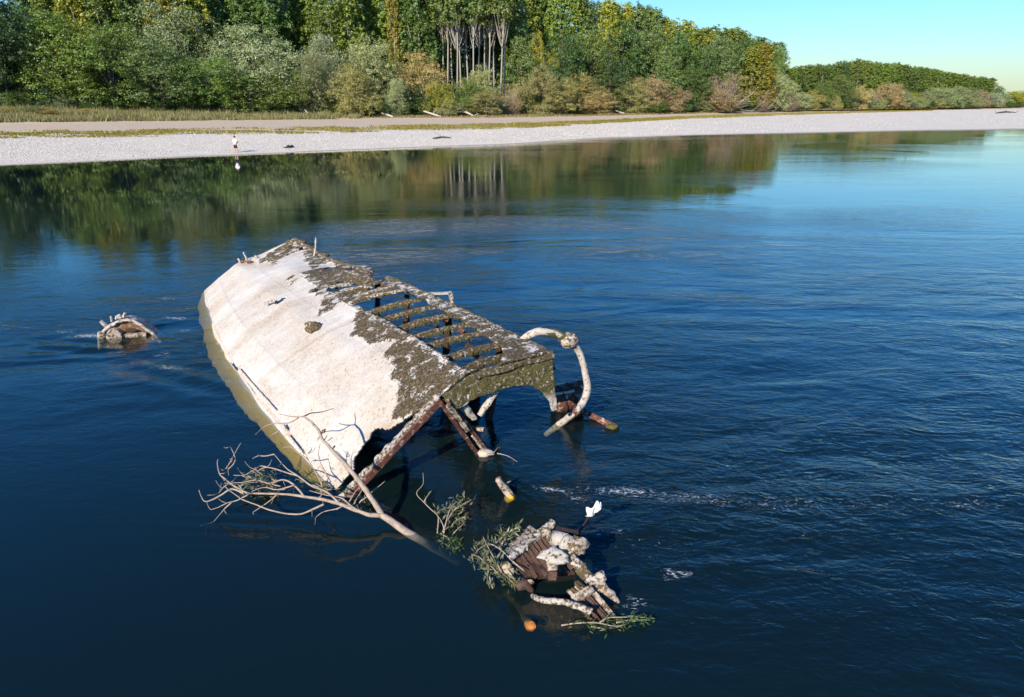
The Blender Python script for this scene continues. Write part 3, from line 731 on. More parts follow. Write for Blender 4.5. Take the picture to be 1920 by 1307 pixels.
for px in range(1470, 1930, 16):
    tree(px, np.interp(px, [1470, 1930], [180, 186]) + rp.uniform(-3, 3), 30, 'bushy', rp.choice(['deep', 'grey', 'olive']), rp.uniform(1, 4), 'low scrub at the foot of the far wood', 'scrub at the foot of the far wood')
# ================================================================== GRASS, STONES, DRIFTWOOD
def blades(spots, hmin, hmax, wd, cols, seed, lean=0.35):
    rg = np.random.default_rng(seed); N = len(spots)
    h = hmin + (hmax - hmin) * rg.random(N) * np.clip(0.55 + 0.9 * fbm(spots * np.array([.6, 1.4, 0]), 0.55, seed + 3), 0.12, 1.3); a = rg.random(N) * 6.283
    t = np.stack([np.cos(a), np.sin(a), np.zeros(N)], 1) * (wd * (0.5 + rg.random(N)))[:, None]
    tip = spots + np.stack([rg.normal(size=N) * lean * h, rg.normal(size=N) * lean * h, h], 1)
    V = np.stack([spots - t, spots + t, tip], 1).reshape(-1, 3)
    C = np.array(cols)[rg.integers(0, len(cols), N)] * (0.7 + 0.6 * rg.random(N))[:, None]
    return V, np.repeat(C, 3, 0)
def grass_obj(name, V, C, label):
    me = mesh_np(name, V, np.arange(len(V)).reshape(-1, 3), False)
    ca = me.attributes.new('gcol', 'FLOAT_COLOR', 'POINT'); ca.data.foreach_set('color', np.concatenate([C, np.ones((len(C), 1))], 1).astype(np.float32).ravel())
    return tag(link_mesh(name, me, M['grass']), label, 'grass', None, 'stuff')
def scatter(k0, k1, t0, t1, n, seed, dens=None, f0=0.0, f1=1.0):
    rg = np.random.default_rng(seed); t = t0 + (t1 - t0) * rg.random(n); f = f0 + (f1 - f0) * rg.random(n)
    A = np.stack([np.interp(t, tcol, LN[k0][:, j]) for j in range(3)], 1); B = np.stack([np.interp(t, tcol, LN[k1][:, j]) for j in range(3)], 1)
    p = A + (B - A) * f[:, None]
    if dens is not None: p = p[dens(p, t, f, rg)]
    p[:, 2] -= 0.02
    return p
patchy = lambda p, t, f, rg: (fbm(p * np.array([0.35, 1.0, 0]), 0.45, 8) + 0.45 - np.abs(f - 0.5) * 0.9 + 0.5 * rg.random(len(p)) - 0.3 + 0.25 * np.clip((t - 0.5) / 2, 0, 1)) > 0.05
sp = scatter(1, 2, -0.8, 7.2, 62000, 1, patchy, -0.15, 1.1)
V1, C1 = blades(sp, 0.10, 0.34, 0.07, [(0.24, 0.24, 0.025), (0.32, 0.28, 0.035), (0.17, 0.18, 0.03), (0.33, 0.25, 0.07), (0.26, 0.15, 0.07)], 2)
grass_obj('grass_strip', V1, C1, 'low yellow-green grass strip along the top of the gravel beach')
pt2 = lambda p, t, f, rg: (fbm(p * np.array([0.5, 1.0, 0]), 0.5, 28) + 0.35 * rg.random(len(p)) + 0.25 - 0.35 * np.clip(t - 0.9, 0, 2)) > 0.05
sp = scatter(3, 4, -1.0, 2.1, 60000, 3, pt2, 0.1, 1.0)
V2, C2 = blades(sp, 0.3, 1.7, 0.055, [(0.27, 0.28, 0.11), (0.20, 0.24, 0.08), (0.36, 0.30, 0.16), (0.30, 0.29, 0.13), (0.38, 0.27, 0.15)], 4)
grass_obj('tall_grass', V2, C2, 'tall dry grass and weeds on the bank at left')
sp = scatter(3, 4, 1.2, 7.5, 24000, 5, lambda p, t, f, rg: fbm(p * np.array([0.5, 1, 0]), 0.4, 40) + 0.5 * rg.random(len(p)) > 0.15, 0.3, 1.1)
V3, C3 = blades(sp, 0.15, 0.6, 0.07, [(0.28, 0.24, 0.09), (0.20, 0.20, 0.06), (0.36, 0.26, 0.14), (0.30, 0.21, 0.11)], 6)
grass_obj('dry_weeds', V3, C3, 'dry weeds along the foot of the wood')
sp = scatter(0, 1, -0.8, 8.4, 52000, 12, lambda p, t, f, rg: rg.random(len(p)) < 0.55, 0.06, 1.02)
# pebbles: small loose stones on the beach
rg = np.random.default_rng(55); N = len(sp); s_ = 0.03 + 0.07 * rg.random(N) ** 2
tri = np.array([[-1, -0.6, 0], [1, -0.6, 0], [0.1, 1, 0], [0, 0, 0.8]])
aa = rg.random(N) * 6.283
rotm = np.stack([np.stack([np.cos(aa), -np.sin(aa)], 1), np.stack([np.sin(aa), np.cos(aa)], 1)], 1)
xy = np.einsum('nij,kj->nki', rotm, tri[:, :2]) * s_[:, None, None]
PV = np.concatenate([xy, (tri[:, 2][None, :] * s_[:, None])[:, :, None]], 2) + sp[:, None, :] + np.array([0, 0, 0.03])
PF = (np.arange(N)[:, None, None] * 4 + np.array([[0, 1, 3], [1, 2, 3], [2, 0, 3]])[None]).reshape(-1, 3)
tag(link_mesh('pebbles', mesh_np('pebbles', PV.reshape(-1, 3), PF, False), M['rock']), 'loose pebbles scattered over the pale gravel beach', 'pebbles', None, 'stuff')

rockm = []
for i in range(3):
    b = MB().lump((0, 0, 0.1), (0.45, 0.35, 0.3), i * 9, 0.5, 5); me = bpy.data.meshes.new('stone'); me.from_pydata(b.v, [], b.f); me.update(); me.materials.append(M['rock']); rockm.append(me)
rp = random.Random(9)
for i in range(34):
    px = rp.uniform(255, 480) if i > 8 else rp.uniform(158, 190); t = t_of_px(px)
    p = line_at(t, 4) * 0.94 + line_at(t, 3) * 0.06 if i > 8 else line_at(t, 4) * 0.85 + line_at(t, 3) * 0.15
    o = bpy.data.objects.new('stone', rockm[i % 3]); COL.objects.link(o); s = rp.uniform(0.7, 1.6); o.location = (p[0], p[1] + rp.uniform(-.8, .3), p[2] - 0.05); o.scale = (s, s, s); o.rotation_euler = (0, 0, rp.uniform(0, 6))
    tag(o, 'pale stone at the foot of the wood behind the tall grass', 'stone', 'pale stones at the foot of the wood')
def driftwood(pts, rad, label, mat='log', twigs=0):
    root = empty('driftwood_log', pts[0], label, 'driftwood')
    MB().tube(pts, rad, 8, sub=4).rough(0.03, 3, len(label)).build('stem', M[mat], root, True)
    rr = random.Random(len(label))
    for k in range(twigs):
        q = np.array(pts[rr.randrange(len(pts))]); e = q + np.array([rr.uniform(-1.2, 1.2), rr.uniform(-.5, .5), rr.uniform(.3, .9)])
        MB().tube([q, (q + e) / 2 + np.array([0, 0, .1]), e], [rad[0] * .4, rad[0] * .25, .02], 5, sub=3).build('limb', M[mat], root, True)
def at_line(px, k0, k1, f, dz=0.0):
    t = t_of_px(px, k1); p = line_at(t, k0) * (1 - f) + line_at(t, k1) * f; p[2] += dz; return p
driftwood([at_line(536, 3, 4, .95, .1), at_line(546, 3, 4, .8, .3), at_line(556, 3, 4, .65, .12)], [.16, .2, .12], 'short pale log at the foot of the silver-green trees', twigs=2)
driftwood([at_line(572, 3, 4, .9, 1.2), at_line(578, 3, 4, .75, .5), at_line(585, 3, 4, .6, .1)], [.08, .14, .16], 'pale forked log propped up right of the short log', twigs=2)
driftwood([at_line(716, 3, 4, .95, .5), at_line(728, 3, 4, .7, .35), at_line(738, 3, 4, .55, .1)], [.2, .22, .14], 'grey log lying below the narrow silvery willow')
driftwood([at_line(795, 3, 4, .95, .9), at_line(812, 3, 4, .75, .45), at_line(828, 3, 4, .55, .1)], [.16, .2, .14], 'long slanting bleached trunk left of the lime bush', twigs=1)
driftwood([at_line(856, 3, 4, .9, .8), at_line(874, 3, 4, .8, .75), at_line(888, 3, 4, .6, .15)], [.14, .2, .16], 'bleached trunk bent over the sand below the olive willow', twigs=3)
driftwood([at_line(896, 3, 4, .5, .1), at_line(915, 3, 4, .6, .2)], [.12, .1], 'low bleached stick on the sand right of the bent trunk', twigs=1)
driftwood([at_line(1152, 3, 4, .9, .8), at_line(1170, 3, 4, .6, .2)], [.14, .16], 'pale log under the ragged olive willow', twigs=2)
driftwood([at_line(1388, 3, 4, .8, .5), at_line(1410, 3, 4, .5, .2), at_line(1425, 3, 4, .6, .3)], [.16, .2, .1], 'heap of bleached branches near the end of the near wood', twigs=5)
driftwood([at_line(811, 0, 1, .40, .10), at_line(828, 0, 1, .44, .14), at_line(845, 0, 1, .42, .08)], [.07, .12, .05], 'thin dark stick lying alone on the gravel beach', 'bark', twigs=1)
driftwood([at_line(1868, 0, 1, .70, .1), at_line(1885, 0, 1, .74, .3), at_line(1905, 0, 1, .72, .1)], [.2, .25, .15], 'dark drift branches on the far right gravel', 'bark', twigs=5)
# ================================================================== THE WRECK
A0, A1 = P(652, 934), P(386, 545)                 # near and far ends of the left waterline
AX = (A1 - A0) / np.linalg.norm(A1 - A0); LEN = np.linalg.norm(A1 - A0)
NR = np.array([-AX[1], AX[0], 0.0]); NR = NR if NR[0] > 0 else -NR   # across the wreck, to the right
def sect_pt(px, py, u):
    p = PPL(px, py, A0 + AX * LEN * u, AX); d = p - (A0 + AX * LEN * u)
    return np.array([np.dot(d, NR), d[2]])
KN = [np.array([-0.10, -0.09]), np.array([0, 0]), sect_pt(822, 748, 0), sect_pt(882, 700, 0), sect_pt(1036, 664, 0), None]
KF = [np.array([-0.16, -0.14]), np.array([0, 0]), sect_pt(445, 493, 1), sect_pt(497, 474, 1), sect_pt(553, 450, 1), None]
KN[5] = KN[4] + np.array([0.06, -0.30]); KF[5] = KF[4] + np.array([0.06, -0.25])
KN, KF = np.array(KN), np.array(KF)
def hull(u, k):
    u = np.asarray(u, float); k = np.asarray(k, float)
    i = np.clip(np.floor(k).astype(int), 0, 4); f = k - i
    a = KN[i] * (1 - f)[..., None] + KN[i + 1] * f[..., None]
    b = KF[i] * (1 - f)[..., None] + KF[i + 1] * f[..., None]
    s = a * (1 - u)[..., None] + b * u[..., None]
    # rounded chine
    for kk, wdt, am in ((2.0, 0.5, 0.10), (3.0, 0.35, 0.03)):
        s[..., 1] -= am * 0.4 * np.exp(-((k - kk) / wdt) ** 2) * (k > 0.9)
    bulge = np.clip(4 * u * (1 - u), 0, 1)
    s[..., 0] -= 0.42 * bulge * np.clip(1.6 - np.abs(k - 0.8), 0, 1)
    lowk = bulge * np.clip(1 - k, 0, 1); s[..., 0] -= 0.17 * lowk; s[..., 1] -= 0.16 * lowk
    p = A0 + AX * (LEN * u)[..., None] + NR * s[..., 0][..., None]
    p[..., 2] = s[..., 1]
    sag = sstep(0.60, 0.74, u) * sstep(2.9, 4.0, k)         # far part of the right edge has sunk
    p[..., 2] -= 0.17 * sag * np.clip((1 - u) * 3.2, 0, 1)
    p[..., 2] += 0.09 * sstep(3.2, 3.75, k) * sstep(0.63, 0.57, u) * sstep(0.0, 0.35, u)     # while the near part of the edge stands proud
    return p
NU = 560
us = np.linspace(-0.03, 1.0, NU)
ks = np.concatenate([np.linspace(0, 1, 34)[:-1], np.linspace(1, 2, 62)[:-1], np.linspace(2, 3, 26)[:-1], np.linspace(3, 4, 48)[:-1], np.linspace(4, 5, 8)])
UU, KK = np.meshgrid(us, ks)
HP = hull(UU, KK)
for _ in range(26):                              # round the bends of the plate
    sm_ = HP.copy(); sm_[1:-1] = (HP[:-2] + HP[1:-1] * 2 + HP[2:]) / 4; w8 = (np.clip(1 - np.abs(KK - 2.0) / 0.6, 0, 1) > 0)[..., None]; HP = np.where(w8, sm_, HP)
HX, HY = proj(HP)
n3 = np.stack([UU * LEN, KK * 1.5, KK * 0], -1)
HP += (np.clip(1 - KK, 0, 1) * (0.10 * fbm(n3, 0.9, 51) + 0.05 * fbm(n3, 3.2, 52)))[..., None] * np.array([-.88, -.48, -.7])
HP[..., 2] += 0.020 * fbm(n3, 0.7, 5) + 0.007 * fbm(n3, 3.0, 8)
for us0 in (0.12, 0.30, 0.47, 0.63, 0.80): HP[..., 2] += 0.011 * np.exp(-((UU + 0.004 * fbm(n3, 0.6, 40) - us0) * LEN / 0.022) ** 2) * (KK > 1) * (KK < 2.95)      # overlapping plate seams
for ks0 in (1.42, 2.25): HP[..., 2] += 0.010 * np.exp(-((KK - ks0) / 0.02) ** 2)
jx, jy = HX + 3.2 * fbm(n3, 3.5, 1) + 2.0 * fbm(n3, 11, 2), HY + 3.2 * fbm(n3, 3.5, 3) + 2.0 * fbm(n3, 11, 4)
HOLES = [
 [(661, 571), (742, 611), (882, 700), (938, 684), (949, 668), (938, 652), (905, 632), (862, 603), (815, 575), (784, 557), (764, 550), (735, 556), (693, 563)],
 [(613, 547), (618, 539), (640, 531), (681, 540), (662, 548), (627, 551)],
 [(606, 509), (620, 501), (634, 499), (639, 507), (611, 512)],
 [(517, 570), (531, 561), (539, 563), (524, 574)],
 [(697, 519), (694, 541), (712, 537), (722, 528), (728, 515), (740, 495), (697, 495)],
 [(560, 960), (612, 925), (640, 912), (666, 881), (664, 860), (682, 837), (698, 815), (705, 806), (726, 811), (744, 801), (764, 789), (800, 770), (830, 760), (800, 960)],
 [(585, 548), (596, 545), (598, 549), (588, 551)], [(648, 507), (662, 503), (668, 508), (652, 512)], [(690, 545), (716, 535), (720, 538), (694, 549)], [(668, 552), (690, 549), (692, 552), (670, 556)],
 [(560, 470), (566, 466), (569, 470), (563, 473)], [(546, 466), (551, 464), (553, 468), (548, 470)],
 [(598, 822), (603, 818), (605, 822), (600, 825)], [(640, 835), (643, 833), (645, 837), (642, 839)], [(624, 842), (629, 838), (632, 842), (627, 845)]]
gone = np.zeros(HX.shape, bool)
for hpoly in HOLES: gone |= in_poly(jx, jy, hpoly)
gone &= KK > 0.95
gone |= (KK <= 0.95) & in_poly(jx, jy, [(560, 1100), (612, 925), (640, 912), (700, 912), (800, 1100)])
gone |= (UU < 0.0) & (KK > 1.05) & (HX > 690)
MOSSP = [
 [(676, 583), (658, 632), (700, 650), (722, 640), (745, 640), (728, 665), (747, 690), (738, 712), (755, 725), (748, 770), (742, 792), (765, 795), (800, 770), (830, 745), (886, 700), (832, 660), (760, 618), (700, 582)],
 [(595, 598), (613, 555), (638, 553), (635, 575), (618, 591)], [(573, 558), (584, 544), (611, 543), (609, 553)],
 [(482, 494), (520, 468), (551, 450), (573, 454), (560, 472), (533, 485), (515, 501), (502, 492)], [(573, 457), (604, 465), (657, 499), (637, 490), (604, 497), (588, 508), (568, 483)],
 [(620, 518), (650, 512), (679, 517), (702, 525), (680, 534), (650, 530)], [(537, 527), (550, 519), (552, 522), (541, 529)], [(547, 533), (560, 524), (562, 528), (549, 536)], [(690, 645), (713, 634), (727, 640), (700, 655)]]
streak = 9 * fbm(np.stack([UU * LEN * 3.2, KK * 0.7, KK * 0], -1), 1.0, 31) + 5 * fbm(n3, 4, 33)
mx, my = HX + streak, HY - 0.5 * streak
moss = np.zeros(HX.shape)
for mp in MOSSP: moss = np.maximum(moss, in_poly(mx, my, mp) * (0.74 if len(mp) > 12 else 0.60))
rail = (KK >= 3.0) & (UU < 0.70)
moss = np.where(rail, np.maximum(moss, 0.74), moss)
moss = np.where((KK > 3.8) & rail, 0.56, moss)
moss = np.where((np.abs(KK - 2.97) < 0.10) & (UU < 0.66), 0.50, moss)
for _ in range(7):
    mm = moss.copy(); mm[1:-1, 1:-1] = (moss[1:-1, 1:-1] * 2 + moss[:-2, 1:-1] + moss[2:, 1:-1] + moss[1:-1, :-2] + moss[1:-1, 2:]) / 6; moss = mm
stain = np.zeros(HX.shape)
def sblob(x, y, rx, ry): return np.exp(-((HX - x) / rx) ** 2 - ((HY - y) / ry) ** 2)
for a in [(465, 497, 18, 7, 1.0), (700, 830, 22, 30, .7), (735, 806, 30, 9, .8), (655, 880, 14, 20, .6), (500, 500, 20, 9, .5), (505, 735, 14, 16, .45), (495, 720, 12, 12, .4), (560, 640, 60, 70, .28), (620, 720, 70, 60, .25), (700, 760, 40, 40, .3)]:
    stain = np.maximum(stain, a[4] * sblob(*a[:4]))
run_ = fbm(np.stack([UU * LEN * 2.6 + 0.6 * KK, KK * 0.55, KK * 0], -1), 1.0, 71, 4)
stain = np.maximum(stain, np.clip(run_ - 0.12, 0, 1) * 0.9 * (KK > 1) * (KK < 3.1))
stain = np.maximum(stain, 0.55 * ((KK > 0.98) & (KK < 1.04)) * (0.5 + 0.5 * fbm(n3, 2, 9)))
algae = 1 - sstep(-0.055, -0.015, HP[..., 2] + 0.02 * fbm(n3, 4, 13))
HP = HP + (np.array([-0.35, -0.25, 0.9]) * (moss > 0.3)[..., None] * (0.012 + 0.022 * np.abs(fbm(n3, 9, 44)))[..., None])
# deck of tufted moss lifts the rail; curled torn edges
nr_, nc_ = HX.shape
Qh = grid_quads(nr_, nc_)
gf = gone.ravel(); keepf = ~(gf[Qh].sum(1) >= 2)
Qk = Qh[keepf]
used = np.unique(Qk); rem = np.full(nr_ * nc_, -1); rem[used] = np.arange(len(used))
PLATE_SPLIT = 3.0
wreck = empty('shipwreck', A0, 'long bleached shipwreck with mossy exposed ribs, lying half sunk in the river', 'shipwreck')
def hull_part(name, sel, label=None):
    q = Qk[sel]; us_ = np.unique(q); rm = np.full(nr_ * nc_, -1); rm[us_] = np.arange(len(us_))
    me = mesh_np(name, HP.reshape(-1, 3)[us_], rm[q], True, {'moss': moss.ravel()[us_], 'stain': stain.ravel()[us_], 'algae': algae.ravel()[us_]})
    o = link_mesh(name, me, M['hull'], wreck)
    so = o.modifiers.new('thick', 'SOLIDIFY'); so.thickness = 0.035; so.offset = -1
    if label: o['label'] = label
    return o
kc = KK.ravel()[Qk].mean(1); uc = UU.ravel()[Qk].mean(1)
isr = (kc > 2.93) & (uc < 0.675)
hull_part('hull_plating', ~isr, 'white bleached hull plating with torn near edge and moss patches')
hull_part('side_beam', isr & (kc > 3.4), 'wide mossy beam along the right side')
rest = isr & (kc <= 3.4)
hull_part('chine_strip', rest, 'crusted edge strip where the ribs start')

q_ = HP[0][np.linspace(int(.1 * NU), NU - 1, 80).astype(int)].copy(); q2_ = q_ + np.array([1.7, .85, -1.1])
me = mesh_np('lower_side', np.concatenate([q_, q2_]), np.array([(i, i + 1, 81 + i, 80 + i) for i in range(79)]), True, {'moss': np.zeros(160), 'stain': np.zeros(160), 'algae': np.ones(160)})
link_mesh('lower_side', me, M['hull'], wreck)
def hhit(px, py, kmin=1.0, kmax=4.0):            # the point of the hull surface seen at a pixel
    d = (HX - px) ** 2 + (HY - py) ** 2 + 1e6 * ((KK < kmin) | (KK > kmax)); i = np.unravel_index(np.argmin(d), d.shape); return HP[i].copy()
UPV = np.array([-0.25, -0.12, 0.96])
ribs = [((691, 583), (790, 559)), ((713, 598), (818, 570)), ((742, 613), (846, 587)), ((764, 631), (876, 605)), ((793, 646), (905, 623)), ((831, 669), (940, 643)), ((864, 689), (966, 661))]
for i, (a, b) in enumerate(ribs):
    p, q = hhit(*a, 2.6), hhit(*b, 3.0); rr = random.Random(i)
    p[2] -= 0.06; q[2] -= 0.05
    o = MB().bar(p, q, 0.058, 0.072, UPV, 40, 0.025 + 0.02 * rr.random()).rough(0.012, 14, i).build('rib', M['mossy'], wreck)
    # fringe of hanging dry weed under each rib
    vv = []
    for k in range(150):
        f = rr.uniform(0.08, 0.8); c = p + (q - p) * f; c = c + np.array([rr.uniform(-.05, .05), rr.uniform(-.05, .05), 0.05 * 4 * f * (1 - f) - 0.03])
        t_ = (q - p) / np.linalg.norm(q - p) * 0.012; vv += [c - t_, c + t_, c + np.array([rr.uniform(-.02, .02), -0.02, -rr.uniform(.04, .09)])]
    me = mesh_np('weed_fringe', np.array(vv), np.arange(len(vv)).reshape(-1, 3), False); w_ = link_mesh('weed_fringe', me, M['moss_green'], o); w_['kind'] = 'stuff'
# loose slats at the start of the rib section
for i, (a, b, w_) in enumerate([((655, 553), (717, 530), .12), ((662, 560), (742, 541), .07), ((668, 566), (762, 548), .06), ((640, 548), (700, 541), .05), ((664, 571), (694, 563), .14), ((618, 541), (662, 537), .06), ((648, 522), (697, 531), .10), ((640, 512), (676, 521), .06)]):
    p, q = hhit(*a, 2.3), hhit(*b, 2.5); p[2] += 0.02; q[2] += 0.03
    MB().bar(p, q, w_, 0.05, UPV, 18, 0.02).rough(0.016, 12, 60 + i).build('slat', M['mossy' if i in (0, 4, 6) else 'crust_half'], wreck)
# inner frames and posts under the ribs
inner = [((836, 588), (841, 612), .0, .11), ((866, 612), (874, 636), .0, .10), ((880, 640), (893, 668), -.3, .13), ((905, 668), (880, 700), -.35, .15), ((700, 580), (722, 602), -.3, .1), ((760, 590), (778, 612), -.35, .08), ((815, 600), (838, 628), -.3, .07), ((657, 543), (652, 556), -.3, .1), ((632, 538), (640, 552), -.4, .12)]
for i, (a, b, dz, w_) in enumerate(inner):
    p = hhit(*a, 2.5); p[2] -= 0.1
    q = P(*b, 0.55 + dz * 1.2)
    MB().bar(p, q, w_, w_ * 0.8, (0.3, 1, 0.2), 8).rough(0.02, 8, 80 + i).build('inner_post', M['rust' if dz == 0 else 'rust_dark'], wreck)
for u_ in (0.1, 0.24, 0.38, 0.5):
    pts = [hull(np.array(u_), np.array(k_)) for k_ in (3.0, 3.9)]
    c = (pts[0] + pts[1]) / 2; c[2] = 0.15
    MB().tube([pts[1] - np.array([0, 0, .12]), pts[1] - np.array([0.05, 0, .8]), pts[1] - np.array([.3, .1, 2.0])], [.06, .07, .07], 6, sub=4).rough(0.02, 6, int(u_ * 100)).build('inner_frame', M['rust_dark'], wreck)
# raised rim of the right side
for a, b, n_ in (((735, 520), (1034, 663), 90),):
    pts = [hhit(a[0] + (b[0] - a[0]) * f, a[1] + (b[1] - a[1]) * f, 3.4) + np.array([0, 0, .015]) for f in np.linspace(0, 1, 26)]
    MB().tube(pts, [.030] * 26, 8, sub=4).rough(0.03, 13, 3).build('rim', M['mossy'], wreck)
pts = [hhit(x, y, 3.2) for x, y in [(554, 451), (578, 460), (604, 468), (630, 480), (655, 497), (680, 509), (702, 526)]]
MB().tube(pts, [.05, .06, .06, .06, .06, .06, .035], 8, sub=8).rough(0.05, 8, 4).build('rim', M['mossy'], wreck)
pts = [hhit(x, y, 1.05) for x, y in [(447, 494), (470, 486), (497, 475), (525, 463), (552, 452)]]
MB().tube([p + np.array([0, 0, .0]) for p in pts], [.03, .035, .04, .05, .05], 8, sub=8).rough(0.045, 8, 5).build('rim', M['mossy'], wreck)
for i, (x, y, r_) in enumerate([(516, 491, .12), (508, 480, .09), (535, 470, .11), (548, 458, .12), (566, 458, .10), (585, 468, .09), (612, 474, .09), (640, 490, .09)]):
    p = hhit(x, y, 1.1); MB().lump(p + np.array([0, 0, .03]), (r_ * 1.5, r_, r_ * .7), i, .5, 8).build('moss_tuft', M['mossy'], wreck, True)
# transom plate with its arch, closing the near end
zpl = A0
top = [(829, 741), (885, 701), (922, 692), (960, 683), (1000, 673), (1036, 664)]
rgt = [(1037.5, 697), (1041, 735), (1045, 768), (1035, 772)]
arc = [(1030, 753), (1017.6, 736), (998, 723), (976, 721), (951, 728), (927, 734), (897.5, 744), (878, 753), (853, 768), (839, 753)]
ol = top + rgt + arc
gX, gY = np.meshgrid(np.linspace(822, 1050, 150), np.linspace(658, 778, 90))
r_ = np.stack([(gX - CX) / F, CP - (gY - CY) / F * SP, -SP - (gY - CY) / F * CP], -1); t_ = ((zpl - AX * .02 - np.array([0, 0, CAMH])) @ AX) / (r_ @ AX)
tp_ = r_ * t_[..., None] + np.array([0, 0, CAMH])
jj = 2.0 * fbm(tp_, 6, 2) + 1.6 * fbm(tp_, 17, 5)
inm = in_poly(gX + jj, gY + jj, ol).ravel()
tp_ = tp_ + AX * (0.03 * fbm(tp_, 7, 3) + 0.012 * fbm(tp_, 20, 4))[..., None]
qq = grid_quads(90, 150); qq = qq[inm[qq].sum(1) >= 3]; uu = np.unique(qq); rm = np.full(90 * 150, -1); rm[uu] = np.arange(len(uu))
me = mesh_np('transom_plate', tp_.reshape(-1, 3)[uu], rm[qq], True)
def transom_material():
    t = NT('mossy_transom'); v = t.geo()
    n1, n2 = t.noise(v, 19, 6, 0.75), t.noise(v, 45, 4, 0.7)
    sx = t.n('SeparateXYZ'); t.l(v, sx.inputs[0])
    x1 = t.ramp(t.math('SUBTRACT', t.math('ADD', t.math('MULTIPLY', sx.outputs['Z'], 1.0), t.math('MULTIPLY', n1, 0.35)), 0.35), [(0.62, 0.0), (0.80, 1.0)])
    f = t.math('MULTIPLY', t.ramp(n1, [(0.38, 0.0), (0.44, 1.0)]), x1)
    c = t.mix(f, t.mix(n2, (0.44, 0.37, 0.31), (0.56, 0.51, 0.47)), t.mix(t.ramp(n2, [(0.35, 0), (0.65, 1)]), (0.05, 0.045, 0.012), (0.17, 0.145, 0.055)))
    t.bsdf(c, 0.9, t.bump(t.math('ADD', n1, n2), 0.03)); return t.m
M['transom'] = transom_material()
o = link_mesh('transom_plate', me, M['transom'], wreck); so = o.modifiers.new('thick', 'SOLIDIFY'); so.thickness = .05; so.offset = 0; o['label'] = 'mossy end plate with an arched cut-out and one white leg'
# top flange of the transom
p, q = PPL(885, 701, zpl, AX), PPL(1036, 664, zpl, AX)
MB().bar(p + np.array([0, 0, -.02]), q + np.array([0, 0, -.02]), .16, .05, (0, 0, 1), 30).rough(.03, 9, 8).build('transom_flange', M['mossy'], wreck)
# frame beam running from the chine corner down into the water
p, q = PPL(826, 752, zpl - AX * .03, AX), P(652, 936, -.02)
q2 = q + (q - p) * 0.06
MB().bar(p, q2, .04, .09, (-.4, -.3, .85), 30).rough(.012, 9, 2).build('frame_beam', M['rust'], wreck)
MB().bar(p + np.array([-.05, .05, .05]), q2 + np.array([-.05, .05, .05]), .11, .035, (-.5, -.2, .8), 50).rough(.035, 10, 12).build('frame_crust', M['crust_half'], wreck)
# rusted girder hanging from the corner
gt, gb = PPL(832, 752, zpl - AX * .05, AX), P(908, 852, -.05)
sd = np.array([0.86, 0.48, 0.1])
for off, mt, w_ in ((-.09, 'rust', .06), (.09, 'rust', .055)):
    o_ = MB().bar(gt + sd * off * .6, gb + sd * off, w_, .09, (0, -1, .4), 14).rough(.012, 9, int(off * 50)).build('girder_flange', M[mt], wreck)
MB().bar(gt + np.array([0, .06, 0]), gb + np.array([0, .06, 0]), .20, .02, (0, -1, .4), 14).rough(.015, 8, 4).build('girder_web', M['rust_dark'], wreck)
MB().bar(gt * .35 + gb * .65 + np.array([.03, 0, .03]), gb + np.array([.03, -.02, .05]), .07, .04, (0, -1, .4), 12).rough(.02, 14, 6).build('girder_crust', M['crust'], wreck)
MB().bar(gt + np.array([.06, -.03, -.05]), gt * .5 + gb * .5 + np.array([.04, -.04, 0]), .07, .05, (0, -1, .4), 12).rough(.02, 14, 16).build('girder_crust', M['plank_pale'], wreck)
MB().bar(P(862, 800, .5), P(907, 805, .5), .06, .05, (0, 0, 1), 8).rough(.012, 9, 5).build('girder_bracket', M['plank_pale'], wreck)
MB().lump(P(912, 850, .03), (.14, .09, .06), 4, .5, 8).build('drift_clump', M['log'], wreck, True)
# stubs under the transom arch
for i, (a, b, r_) in enumerate([((930, 732), (899, 779), .055), ((866, 756), (889, 785), .06)]):
    p = PPL(*a, zpl + AX * .1, AX); q = PPL(*b, zpl + AX * .1, AX)
    MB().tube([p, p * .5 + q * .5, q], [r_ * 1.1, r_, r_ * .75], 8, sub=5).rough(.02, 12, i).build('broken_strut', M['crust'], wreck)
p = PPL(857, 768, zpl - AX * .04, AX); q = PPL(878, 756, zpl - AX * .04, AX)
MB().prism([p, q, q + np.array([0.02, 0, .14]), p + np.array([-.12, 0, .16])], AX * .05).build('gusset_plate', M['crust'], wreck)
# tall bent pipe
Y0 = hhit(976, 638, 3.4)[1]
pp = [(976, 640, Y0), (990, 629, Y0 - .05), (1010, 622, Y0 - .05), (1037, 624, Y0), (1064, 636, Y0 + .1), (1077, 645, Y0 + .12), (1088.6, 668, Y0 + .15), (1098, 702, Y0 + .15), (1101, 731, Y0 + .1), (1092, 757, Y0), (1079, 772, Y0 - .1)]
pts = [PY(x, y, Y_) for x, y, Y_ in pp] + [P(1049, 796, -.02), P(1022, 816, -.25)]
pr = MB().tube(pts, [.055, .06, .06, .06, .062, .06, .058, .058, .06, .06, .06, .06, .05], 12, sub=6).rough(.014, 9, 3).build('bent_pipe', M['crust'], wreck, True)
MB().lump(PY(1067, 638, Y0 + .08), (.16, .12, .13), 3, .45, 10).build('pipe_collar', M['crust_half'], pr, True)
MB().tube([PY(1024, 622.5, Y0 - .02), PY(1044, 626, Y0 + .03), PY(1060, 634, Y0 + .08)], [.068, .07, .07], 10, sub=5).rough(.02, 9, 21).build('moss_sleeve', M['moss_green'], pr, True)
MB().tube([PY(1084, 767, Y0 - .05), PY(1074, 776, Y0 - .12)], [.085, .085], 10).rough(.02, 9, 22).build('pipe_collar', M['rust'], pr, True)
